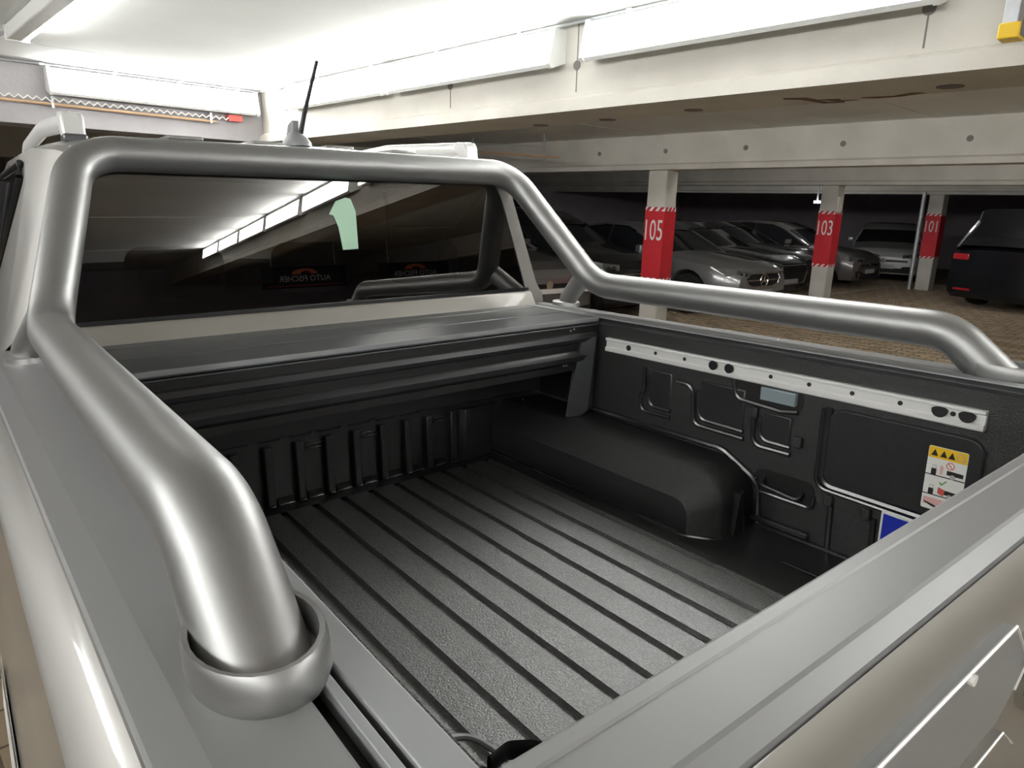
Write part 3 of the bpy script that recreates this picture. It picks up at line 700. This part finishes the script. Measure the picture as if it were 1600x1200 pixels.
T(MB().prism(rrect(.865, .985, 1.165, 1.225, .022, 4), 'y', .150, .165), 'handle_film', M['mint'], tg, bevel=.004)
T(MB().prism(rrect(.83, 1.02, 1.232, 1.262, .01, 4), 'y', .155, .182), 'handle_grip', M['paint2'], tg, bevel=.004)
# tailgate cable and its bracket at the left corner
cb_ = T(MB().tube(fillet([(.223, .400, 1.262), (.262, .438, 1.256), (.296, .432, 1.248), (.312, .398, 1.238)], [.03, .025], 6), .0032, 8), 'tailgate_cable', M['alu'], tg, smooth=True)
T(MB().tube(fillet([(.290, .396, 1.246), (.312, .400, 1.246), (.338, .385, 1.244), (.34, .33, 1.22), (.30, .288, 1.19)], [.015, .02, .03], 5), .010, 8, ry=.003), 'cable_strap', M['slot'], tg, smooth=True)
T(MB().prism([(.252, .42), (.285, .425), (.300, .395), (.330, .380), (.325, .345), (.26, .345)], 'z', 1.225, 1.236), 'cable_bracket', M['slot'], tg, bevel=.003)

# --- roll bar
RB = .0425
def bar_pts(s):
    return [(XC + s * .790, .470, 1.345), (XC + s * .789, .594, 1.4485), (XC + s * .800, 1.725, 1.458), (XC + s * .668, 2.035, 1.835)]
R_, L_ = bar_pts(1), bar_pts(-1)
cen = [(XC + .3, 2.032, 1.846), (XC - .3, 2.032, 1.846)]
path = fillet(R_ + cen[:0] + L_[::-1], [.13, .16, .12, .12, .16, .13], 12)
# slight crown in the hoop's top
crowned = []
for p in path:
    q = Vector(p)
    if q.z > 1.78: q.z += .006 * (1 - ((q.x - XC) / .66) ** 2)
    crowned.append(q)
dense = []
for a, b in zip(crowned, crowned[1:]):
    n = max(1, int((b - a).length / .06))
    dense += [a + (b - a) * (i / n) for i in range(n)]
dense.append(crowned[-1])
rb = T(MB().tube(dense, RB, 32), 'roll_bar', M['bar'], smooth=True, angle=60)
for s in (1, -1):
    cxx = XC + s * .790
    d0 = Vector((0, .50, .866))
    def ov(c, rx, ry, n=28):
        c = Vector(c); u = Vector((1, 0, 0)); v = Vector((0, .94, -.34))
        return [c + u * rx * math.cos(2 * PI * k / n) + v * ry * math.sin(2 * PI * k / n) for k in range(n)]
    def ovh(c, rx, ry, n=28):
        c = Vector(c); return [c + Vector((rx * math.cos(2 * PI * k / n), ry * math.sin(2 * PI * k / n), 0)) for k in range(n)]
    rings = [ovh((cxx, .481, ZR - .002), .0490, .067), ovh((cxx, .481, ZR + .006), .0515, .0700), ovh((cxx, .485, ZR + .026), .0510, .0685), ovh((cxx, .486, ZR + .030), .0495, .0665), ovh((cxx, .486, ZR + .029), .0455, .0610), ovh((cxx, .484, ZR + .006), .0440, .058)]
    T(MB().loft(rings, True, True), 'foot_collar', M['bar'], rb, smooth=True, angle=50)
    leg = [(XC + s * .797, 1.775, 1.488), (XC + s * .815, 1.83, 1.445), (XC + s * .838, 1.905, 1.385), (XC + s * .842, 1.915, 1.366)]
    T(MB().tube(leg, .038, 18, ry=.026), 'support_leg', M['bar'], rb, smooth=True)
    T(MB().loft([ovh((XC + s * .838, 1.912, ZR - .001), .044, .062), ovh((XC + s * .838, 1.912, ZR + .012), .043, .060), ovh((XC + s * .838, 1.912, ZR + .015), .039, .056)], True, True), 'support_foot', M['bar'], rb, smooth=True)

# --- cab
KG = .055
def gy(z): return 2.04 + KG * (z - 1.42)
# body shell sections along the truck (rear panel to bonnet)
def cabsec(y, zroof, awide, atop, zsill=.50, abelt=.862):
    P = [(0, zroof), (atop * .55, zroof - .004), (atop * .88, zroof - .018), (atop, zroof - .045)]
    P += [(awide - .0, 1.40), (abelt + .012, 1.36), (.925, 1.20), (.938, 1.0), (.925, .70), (.90, zsill), (0, zsill)]
    return [(XC - a, y, z) for a, z in P] + [(XC + a, y, z) for a, z in P[-2::-1]][:-1]
shell = [None, cabsec(2.085, 1.880, .833, .668), cabsec(2.14, 1.892, .846, .700), cabsec(2.25, 1.900, .857, .742), cabsec(3.1, 1.908, .857, .745), cabsec(3.85, 1.875, .857, .735),
         cabsec(4.30, 1.66, .857, .77), cabsec(4.65, 1.41, .857, .81)]
cab = T(MB().loft(shell[1:], True), 'cab_body', M['paint'], smooth=True, angle=28)
T(MB().b2(XC - .835, XC + .835, 2.068, 2.09, .60, 1.40), 'cab_rear_wall', M['paint'], cab)
# rear frame around the glass (left, right, top, bottom)
def pquad(pts, m, name, par=cab, th=.02, **kw):
    v = [Vector(p) for p in pts]; w_ = [p + Vector((0, th, 0)) for p in v]
    n = len(v)
    return T(MB().add(v + w_, [tuple(range(n)), tuple(range(2 * n - 1, n - 1, -1))] + [(i, (i + 1) % n, n + (i + 1) % n, n + i) for i in range(n)]), name, M[m], par, **kw)
for s in (1, -1):
    def X(a): return XC + s * a
    pts = [(X(.756), gy(1.41) - .004, 1.405), (X(.745), gy(1.42), 1.43), (X(.735), gy(1.45), 1.462), (X(.650), gy(1.74), 1.738), (X(.622), gy(1.80), 1.80),
           (X(.650), gy(1.86), 1.862), (X(.668), gy(1.84), 1.835), (X(.700), gy(1.74), 1.738), (X(.800), gy(1.45), 1.44), (X(.826), gy(1.40), 1.40), (X(.834), gy(1.37), 1.366), (X(.78), gy(1.37), 1.366)]
    pquad(pts, 'paint', 'rear_pillar', th=.05)
pquad([(XC - .65, gy(1.86), 1.862), (XC - .60, gy(1.80), 1.80), (XC + .60, gy(1.80), 1.80), (XC + .65, gy(1.86), 1.862)], 'paint', 'roof_header', th=.06)
T(MB().prism([(1.995, 1.36), (2.025, 1.405), (2.034, 1.4125), (2.06, 1.414), (2.06, 1.36)], 'x', XC - .79, XC + .765), 'cab_lower_panel', M['paint2'], cab, bevel=.003)
T(MB().b2(XC - .75, XC + .755, 2.032, 2.04, 1.414, 1.424), 'window_seal', M['trim'], cab)
gl = [(XC - .755, 1.416), (XC + .755, 1.416), (XC + .735, 1.47), (XC + .652, 1.74), (XC + .60, 1.82), (XC - .60, 1.82), (XC - .652, 1.74), (XC - .735, 1.47)]
rg = T(MB().add([(x, gy(z) + .004, z) for x, z in gl], [tuple(range(8))]), 'rear_window', M['glass'], cab)
# inside of the cab: dark lining, rear seats and a mint tag in the window
T(MB().b2(XC - .70, XC + .70, 2.12, 3.4, .8, 1.36), 'rear_bench', M['seat'], cab)
T(MB().b2(XC - .62, XC + .62, 2.10, 3.8, 1.842, 1.85), 'head_lining', M['seat'], cab)
for x in (.50, .925, 1.35):
    T(MB().prism(rrect(x - .13, x + .13, 1.44, 1.60, .05, 5), 'y', 2.20, 2.30), 'head_restraint', M['seat'], cab, bevel=.02)
tagp = [(.918, 1.692), (.942, 1.731), (.975, 1.742), (.992, 1.738), (1.006, 1.700), (1.006, 1.586), (.955, 1.584), (.945, 1.655), (.932, 1.688)]
T(MB().add([(x - .012 + (x - .96) * .02, gy(z) + .0015, z) for x, z in tagp], [tuple(range(len(tagp)))]), 'mint_tag', M['mint'], cab)
# side windows and door frames
for s in (1, -1):
    def X(a): return XC + s * a
    def sidea(z, o=.0): return .857 - (z - 1.40) * .246 + o
    win = [(3.02, 1.42), (4.15, 1.42), (3.78, 1.80), (2.40, 1.81), (2.34, 1.78)]
    T(MB().add([(X(sidea(z, .004)), y, z) for y, z in win], [tuple(range(5))]), 'side_window', M['carglass'], cab)
    T(MB().tube([(X(sidea(z, .006)), y, z) for y, z in [(3.0, 1.41), (2.33, 1.785), (2.40, 1.825), (3.78, 1.815)]], .009, 8), 'window_trim', M['trim'], cab)
    T(MB().tube([(X(sidea(1.42, .004)), 3.25, 1.42), (X(sidea(1.80, .004)), 3.15, 1.80)], .016, 8), 'door_pillar', M['trim'], cab)
    # roof rail
    rp = fillet([(X(.640), 2.240, 1.926), (X(.640), 2.275, 1.930), (X(.645), 2.9, 1.962), (X(.645), 3.5, 1.945), (X(.640), 3.78, 1.88)], [.045, .9, .2], 6)
    rail_ = T(MB().tube(rp, .026, 14, ry=.019), 'roof_rail', M['track'], cab, smooth=True)
    T(MB().b2(X(.640) - .028, X(.640) + .028, 2.215, 2.285, 1.872, 1.895), 'rail_foot', M['slat'], rail_, bevel=.006)
    T(MB().prism([(2.228, 1.886), (2.236, 1.935), (2.25, 1.952), (2.30, 1.957), (2.33, 1.945), (2.31, 1.925), (2.285, 1.905), (2.275, 1.886)], 'x', X(.640) - .027, X(.640) + .027), 'rail_end', M['track'], rail_, bevel=.006)
for a in (-.36, -.12, .12, .36): T(MB().b2(XC + a - .05, XC + a + .05, 2.25, 3.4, 1.898, 1.911), 'roof_rib', M['paint'], cab, bevel=.006)
# aerial
an = T(MB().loft([[(.985 - .07 + .043 * sc * math.cos(a), 2.30 + dy + .075 * sc * math.sin(a), z) for a in [2 * PI * k / 20 for k in range(20)]] for sc, z, dy in ((1, 1.903, 0), (.95, 1.915, 0), (.75, 1.930, .004), (.45, 1.944, .008), (.25, 1.955, .01))], True, True), 'aerial_base', M['alu'], cab, smooth=True)
T(MB().tube([(.925, 2.285, 1.945), (.934, 2.27, 2.00), (.962, 2.21, 2.155)], [.0085, .0075, .005], 12), 'aerial_rod', M['trim'], an)
T(MB().prism([(2.30, 1.92), (2.36, 1.92), (2.33, 1.975), (2.29, 1.985)], 'x', .900, .925), 'aerial_fin', M['alu'], an, bevel=.004)
# bonnet, nose, wheels (seen only from other positions)
def nosec(y, zt, wd): return [(XC - a, y, z) for a, z in ((0, zt), (wd * .7, zt - .01), (wd, zt - .06), (wd + .03, .95), (wd + .02, .62), (wd - .04, .45))] + [(XC + a, y, z) for a, z in ((wd - .04, .45), (wd + .02, .62), (wd + .03, .95), (wd, zt - .06), (wd * .7, zt - .01))]
T(MB().loft([nosec(4.35, 1.40, .86), nosec(4.85, 1.32, .87), nosec(5.28, 1.24, .86), nosec(5.45, 1.12, .80)], True, True), 'bonnet', M['paint'], cab, smooth=True, angle=30)
T(MB().b2(.1, 1.75, .22, 5.0, .42, .60), 'chassis', M['slot'])
for s in (1, -1):
    for y in (1.42, 4.62):
        c_ = Vector((XC + s * .80, y, .375)); wpos = truck.matrix_world @ (c_ - TO); c_.z -= (wpos.z - .375)
        wl_ = T(MB().loft([[(c_.x + dx, c_.y + r * math.cos(a), c_.z + r * math.sin(a)) for a in [2 * PI * k / 28 for k in range(28)]] for dx, r in ((-.12, .30), (-.11, .365), (.0, .374), (.11, .365), (.12, .30))], True, True), 'wheel', M['tyre'], smooth=True)
        T(MB().cyl((c_.x + s * .118, y, c_.z), (1, 0, 0), .24, .02, 24), 'rim', M['rim'], wl_)

# ---------------------------------------------------------------- parked cars
def lerp(tab, x):
    for (a, b), (c, d) in zip(tab, tab[1:]):
        if a <= x <= c: return b + (d - b) * (x - a) / (c - a) if c > a else b
    return tab[0][1] if x < tab[0][0] else tab[-1][1]
def wheel(par, c, r, side, rimmat, wd=.22):
    x, y, z = c
    t_ = MB().loft([[(x + r * q * math.cos(a), y + dy, z + r * q * math.sin(a)) for a in [2 * PI * k / 26 for k in range(26)]] for dy, q in ((-wd / 2, .80), (-wd / 2, .96), (-wd / 4, 1), (wd / 4, 1), (wd / 2, .96), (wd / 2, .80))], True, True).build('wheel', M['tyre'], par, smooth=True, angle=40)
    s = side
    MB().cyl((x, y + s * (wd / 2 + .001), z), (0, 1, 0), r * .70, .012, 26).build('rim_dish', M['rimdark'], t_)
    b = MB()
    for k in range(5):
        for e in (-.13, .13):
            a = 2 * PI * k / 5 + .3
            b.tube([(x + r * .12 * math.cos(a), y + s * (wd / 2 + .012), z + r * .12 * math.sin(a)), (x + r * .68 * math.cos(a + e), y + s * (wd / 2 + .010), z + r * .68 * math.sin(a + e))], r * .045, 6)
    ring = [(x + r * .70 * math.cos(2 * PI * k / 26), y + s * (wd / 2 + .006), z + r * .70 * math.sin(2 * PI * k / 26)) for k in range(27)]
    b.tube(ring, r * .035, 6)
    b.cyl((x, y + s * (wd / 2 + .012), z), (0, 1, 0), r * .14, .02, 12)
    b.build('rim', M[rimmat], t_)
STYLES = {
    # length, half width, height, wheel radius, front axle, rear axle (from the nose), tables along x (0 = nose)
    'sedan': dict(L=4.70, W=.90, r=.335, fa=.84, ra=3.70, top=[(0, .74), (.10, .80), (.35, .88), (1.0, .95), (1.55, 1.00), (3.9, 1.00), (4.45, 1.00), (4.7, .92)],
                  wid=[(0, .62), (.12, .76), (.4, .86), (.9, .90), (3.8, .90), (4.4, .84), (4.7, .70)], roof=[(1.42, .98), (2.05, 1.30), (2.45, 1.42), (3.0, 1.43), (3.6, 1.36), (4.25, 1.02)], belt=.96),
    'suv': dict(L=4.75, W=.95, r=.375, fa=.90, ra=3.80, top=[(0, .80), (.08, .90), (.35, .98), (1.0, 1.06), (1.5, 1.12), (4.4, 1.12), (4.75, 1.05)],
                wid=[(0, .70), (.10, .84), (.35, .92), (.9, .95), (4.2, .95), (4.6, .90), (4.75, .84)], roof=[(1.40, 1.08), (2.0, 1.45), (2.4, 1.60), (3.0, 1.64), (4.1, 1.58), (4.68, 1.12)], belt=1.08),
    'hatch': dict(L=4.15, W=.88, r=.325, fa=.82, ra=3.45, top=[(0, .64), (.08, .74), (.3, .84), (.9, .93), (1.25, .99), (3.9, .99), (4.15, .92)],
                  wid=[(0, .70), (.08, .80), (.35, .87), (.9, .88), (3.7, .88), (4.0, .84), (4.15, .78)], roof=[(1.15, .96), (1.75, 1.30), (2.15, 1.43), (2.8, 1.46), (3.6, 1.40), (4.05, 1.0)], belt=.95),
    'van': dict(L=4.9, W=.98, r=.36, fa=.92, ra=3.95, top=[(0, .82), (.1, .95), (.5, 1.06), (1.1, 1.16), (4.75, 1.16), (4.9, 1.10)],
                wid=[(0, .80), (.1, .9), (.5, .97), (4.5, .98), (4.9, .94)], roof=[(.95, 1.14), (1.6, 1.62), (2.0, 1.83), (3.0, 1.88), (4.6, 1.84), (4.84, 1.18)], belt=1.12),
}
def car(name, label, cat, style, paint, nose, heading_deg, rim='rim', front='bar', plate=None, strip=False, tails=False, emblem=None):
    """nose: world x, y of the middle of the front bumper on the floor; heading: angle of the driving direction from +x"""
    S = STYLES[style]; L, W, R = S['L'], S['W'], S['r']
    h = math.radians(heading_deg)
    r_ = empty(name, (nose[0] - math.cos(h) * L / 2, nose[1] - math.sin(h) * L / 2, 0), h)
    tag(r_, label, cat, 'parked cars')
    X = lambda d: L / 2 - d                      # d = distance behind the nose; local x forward
    ds = sorted(set([0, .03, .08, .14, .22, .35] + [L * i / 46 for i in range(3, 45)] + [L - .2, L - .08, L - .03, L]))
    secs = []
    for d in ds:
        w_ = lerp(S['wid'], d); zt = lerp(S['top'], d)
        zb = .20 + (.10 if d < .06 or d > L - .06 else 0)
        za = 0
        for ax in (S['fa'], S['ra']):
            if abs(d - ax) < R + .055: za = max(za, R + math.sqrt((R + .055) ** 2 - (d - ax) ** 2))
        zs = zt - .10
        half = [(0, zt), (.55, zt - .008), (.80, zt - .03), (.93, zt - .075), (.985, zs - .06), (1.0, max(.55, za + .02)), (.995, max(.40, za + .01)), (.97, max(.28, za)), (.93, max(zb, za - .004)), (.70, max(zb, za - .006)), (.0, zb)]
        secs.append([(X(d), -w_ * a, z) for a, z in half] + [(X(d), w_ * a, z) for a, z in half[-2:0:-1]])
    body = MB().loft(secs, True, True).build('body', M[paint], r_, smooth=True, angle=32)
    # dark lining inside the wheel arches
    for ax in (S['fa'], S['ra']):
        MB().b2(X(ax) - R - .05, X(ax) + R + .05, -W + .26, W - .26, .22, R * 2 + .03).build('arch_lining', M['black'], body)
    # glasshouse
    rt = S['roof']; gd = sorted(set([a for a, b in rt] + [rt[0][0] + (rt[-1][0] - rt[0][0]) * i / 22 for i in range(23)]))
    gs = []
    for d in gd:
        zr = lerp(rt, d); zb_ = S['belt'] - .04; k = max(0, (zr - S['belt']) / (1.43 - .96))
        wb = W * .93; wt = W * (.93 - .20 * min(1.15, k))
        gs.append([(X(d), -wb, zb_), (X(d), -wt, max(zb_ + .005, zr - .06)), (X(d), -wt * .90, max(zb_ + .01, zr - .012)), (X(d), 0, max(zb_ + .015, zr)), (X(d), wt * .90, max(zb_ + .01, zr - .012)), (X(d), wt, max(zb_ + .005, zr - .06)), (X(d), wb, zb_)])
    MB().loft(gs).build('glasshouse', M['carglass'], r_, smooth=True, angle=50)
    rs = [d for d in gd if lerp(rt, d) > S['belt'] + .36]
    rs = [rs[0] - .10] + rs + [rs[-1] + .12]
    ros = []
    for d in rs:
        zr = lerp(rt, d) + .008; k = max(0, (zr - S['belt']) / (1.43 - .96)); wt = W * (.93 - .20 * min(1.15, k)) + .006
        ros.append([(X(d), -wt, zr - .065), (X(d), -wt * .90, zr - .012), (X(d), 0, zr), (X(d), wt * .90, zr - .012), (X(d), wt, zr - .065)])
    MB().loft(ros).build('roof', M[paint], r_, smooth=True, angle=50)
    def edge(d, s):
        zr = lerp(rt, d); k = max(0, (zr - S['belt']) / (1.43 - .96)); return (X(d), s * W * (.93 - .20 * min(1.15, k)), max(S['belt'] - .03, zr - .055))
    for s in (-1, 1):
        MB().tube([edge(d, s) for d in gd if d <= rs[1]], .030, 8).build('windscreen_pillar', M[paint], r_, smooth=True)
        MB().tube([edge(d, s) for d in gd if d >= rs[-2]], .045, 8).build('rear_pillar', M[paint], r_, smooth=True)
        MB().tube([edge(d, s) for d in gd if rs[0] - .6 <= d <= rs[-1]], .012, 6).build('window_bright_strip', M['chrome'], r_)
        d = (rt[0][0] + rt[-1][0]) / 2
        MB().tube([(X(d), s * (W * .93 + .002), S['belt'] - .03), tuple(Vector(edge(d, s)) + Vector((0, 0, -.01)))], .035, 6).build('door_pillar', M['trim'], r_)
        d = rt[0][0] + .42
        MB().prism(rrect(X(d) - .08, X(d) + .05, S['belt'] - .01, S['belt'] + .11, .03, 3), 'y', s * (W - .01), s * (W + .12)).build('door_mirror', M[paint], r_, bevel=.02)
        for ax in (S['fa'], S['ra']):
            wheel(r_, (X(ax), s * (W - .115), R), R, s, rim)
        # head lamp: wedge wrapping the corner
        zt = lerp(S['top'], .12) - .02; w0 = lerp(S['wid'], .02); w1 = lerp(S['wid'], .42)
        P0 = [(X(.00) + .012, s * w0 * .58, zt - .13), (X(.0) + .012, s * w0 * .58, zt - .04), (X(.05), s * (w0 * .95 + .025), zt - .13), (X(.06), s * (w0 * .95 + .02), zt - .01), (X(.16), s * (lerp(S['wid'], .16) + .008), zt - .10), (X(.18), s * (lerp(S['wid'], .18) + .004), zt + .02), (X(.40), s * (w1 + .002), zt + .005), (X(.40), s * (w1 - .004), zt + .035)]
        lm = MB().add(P0, [(0, 1, 3, 2), (2, 3, 5, 4), (4, 5, 7, 6)]).build('headlamp', M['lens'], r_)
        for q in (.35, .7):
            c_ = Vector(P0[0]).lerp(Vector(P0[2]), q) + Vector((.006, 0, .045))
            MB().cyl(c_, (1, .35 * s, .1), .028, .02, 10).build('headlamp_eye', M['trim'], lm)
        MB().b2(X(L) - .012, X(L) + .10, s * W * .62, s * W * .93, lerp(S['top'], L) - .20, lerp(S['top'], L) - .08).build('tail_lamp', M['tail'], r_, bevel=.02)
        MB().b2(X(L) - .015, X(L) + .05, s * W * .50, s * W * .82, .34, .38).build('rear_reflector', M['tail'], r_)
        zt2 = .40
        MB().prism([(s * w0 * .45, .26), (s * w0 * .98, .27), (s * w0 * 1.02, .42), (s * w0 * .62, .40)], 'x', X(.02) - .10, X(.0) + .010).build('bumper_intake', M['black'], r_, bevel=.008)
    # grille
    zt = lerp(S['top'], .0)
    if front == 'star':
        g = MB().prism([(y * .44, z) for y, z in ((-1, .65), (-.85, .71), (.85, .71), (1, .65), (.9, .54), (.6, .50), (-.6, .50), (-.9, .54))], 'x', X(0) - .02, X(0) + .014).build('grille', M['trim'], r_, bevel=.006)
        MB().tube([(X(0) + .014, y * .44, z) for y, z in ((-1, .65), (-.85, .71), (.85, .71), (1, .65), (.9, .54), (.6, .50), (-.6, .50), (-.9, .54), (-1, .60))], .011, 6).build('grille_frame', M['chrome'], g)
        MB().b2(X(0) + .010, X(0) + .02, -.42, .42, .595, .615).build('grille_bar', M['chrome'], g)
        MB().tube([(X(0) + .026, .10 * math.cos(a), .605 + .10 * math.sin(a)) for a in [2 * PI * k / 20 for k in range(21)]], .010, 6).build('emblem_ring', M['chrome'], g)
        MB().tube([(X(0) + .028, 0, .605), (X(0) + .028, 0, .705)], .011, 6).tube([(X(0) + .028, 0, .605), (X(0) + .028, .087, .555)], .011, 6).tube([(X(0) + .028, 0, .605), (X(0) + .028, -.087, .555)], .011, 6).build('emblem_star', M['chrome'], g)
    elif front == 'wide':
        g = MB().prism([(y * .62, z) for y, z in ((-.85, .70), (.85, .70), (1, .58), (.8, .36), (-.8, .36), (-1, .58))], 'x', X(0) - .02, X(0) + .014).build('grille', M['trim'], r_, bevel=.006)
        MB().tube([(X(0) + .014, y * .62, z) for y, z in ((-.85, .70), (.85, .70), (1, .58), (.8, .36), (-.8, .36), (-1, .58), (-.85, .70))], .013, 6).build('grille_frame', M['chrome'], g)
        for z in (.42, .48, .54, .60, .65): MB().b2(X(0) + .008, X(0) + .018, -.52, .52, z - .006, z + .006).build('grille_slat', M['rimdark'], g)
    else:
        g = MB().b2(X(0) - .03, X(0) + .012, -W * .62, W * .62, zt - .13, zt - .075).build('grille', M['trim'], r_, bevel=.005)
        MB().cyl((X(0) + .014, 0, zt - .09), (1, 0, 0), .055, .012, 18).build('emblem_disc', M['chrome'], g)
        MB().b2(X(0) - .03, X(0) + .014, -W * .70, W * .70, .24, .36).build('lower_grille', M['black'], r_, bevel=.01)
        MB().tube([(X(0) + .012, -W * .72, .37), (X(0) + .016, -W * .72, .23), (X(0) + .016, W * .72, .23), (X(0) + .012, W * .72, .37)], .012, 6).build('lower_frame', M['chrome'], r_)
    MB().b2(X(0) + .012, X(0) + .020, -.26, .26, .345, .445).build('number_plate', M['lgrey'] if plate is None else M[plate], r_)
    if strip:
        MB().b2(X(0) - .01, X(0) + .022, -W * .72, W * .72, .60, .66).build('bright_bar', M['white'], r_)
    return r_
for n_, c_, m_ in (('car_black', (.010, .011, .014), .2), ('car_navy', (.014, .017, .026), .3), ('car_silver', (.34, .34, .345), .6), ('car_grey', (.20, .185, .18), .5), ('car_white', (.50, .50, .50), .2), ('car_dark', (.018, .016, .018), .3)):
    M[n_] = carpaint(n_, c_, m_)
car('car', 'silver saloon with a three pointed star grille, right of the column marked 105', 'car', 'sedan', 'car_silver', (10.8, 5.42), -97, 'rimdark', 'star')
car('car', 'dark saloon with a bright framed grille, beside the silver one', 'car', 'sedan', 'car_navy', (13.05, 6.0), -93, 'rim', 'wide')
car('car', 'black sport utility car with chrome window line, left of the column marked 105', 'car', 'suv', 'car_black', (8.85, 6.5), -95, 'rim', 'wide')
car('car', 'grey car half hidden behind the cab corner and the roll bar', 'car', 'suv', 'car_grey', (6.45, 6.1), -97, 'rim', 'bar', strip=True)
car('car', 'dark saloon parked behind the red band of the column marked 103', 'car', 'sedan', 'car_dark', (15.15, 6.35), -91)
car('car', 'grey car seen from the side, right of the column marked 103', 'car', 'hatch', 'car_grey', (17.3, 6.1), -90)
car('car', 'pale hatchback facing the camera, left of the column marked 101', 'car', 'hatch', 'car_white', (19.3, 6.5), 197, 'rimdark', 'bar')
car('car', 'dark car in the gloom right of the column marked 101', 'car', 'sedan', 'car_dark', (21.2, 4.3), 188)
car('car', 'black van seen from behind with red tail lamps, at the right edge', 'car', 'van', 'car_black', (19.7, 1.55), -18)
car('car', 'high dark car deep in the bay, its roof above the others', 'car', 'van', 'car_dark', (8.6, 13.8), 178)
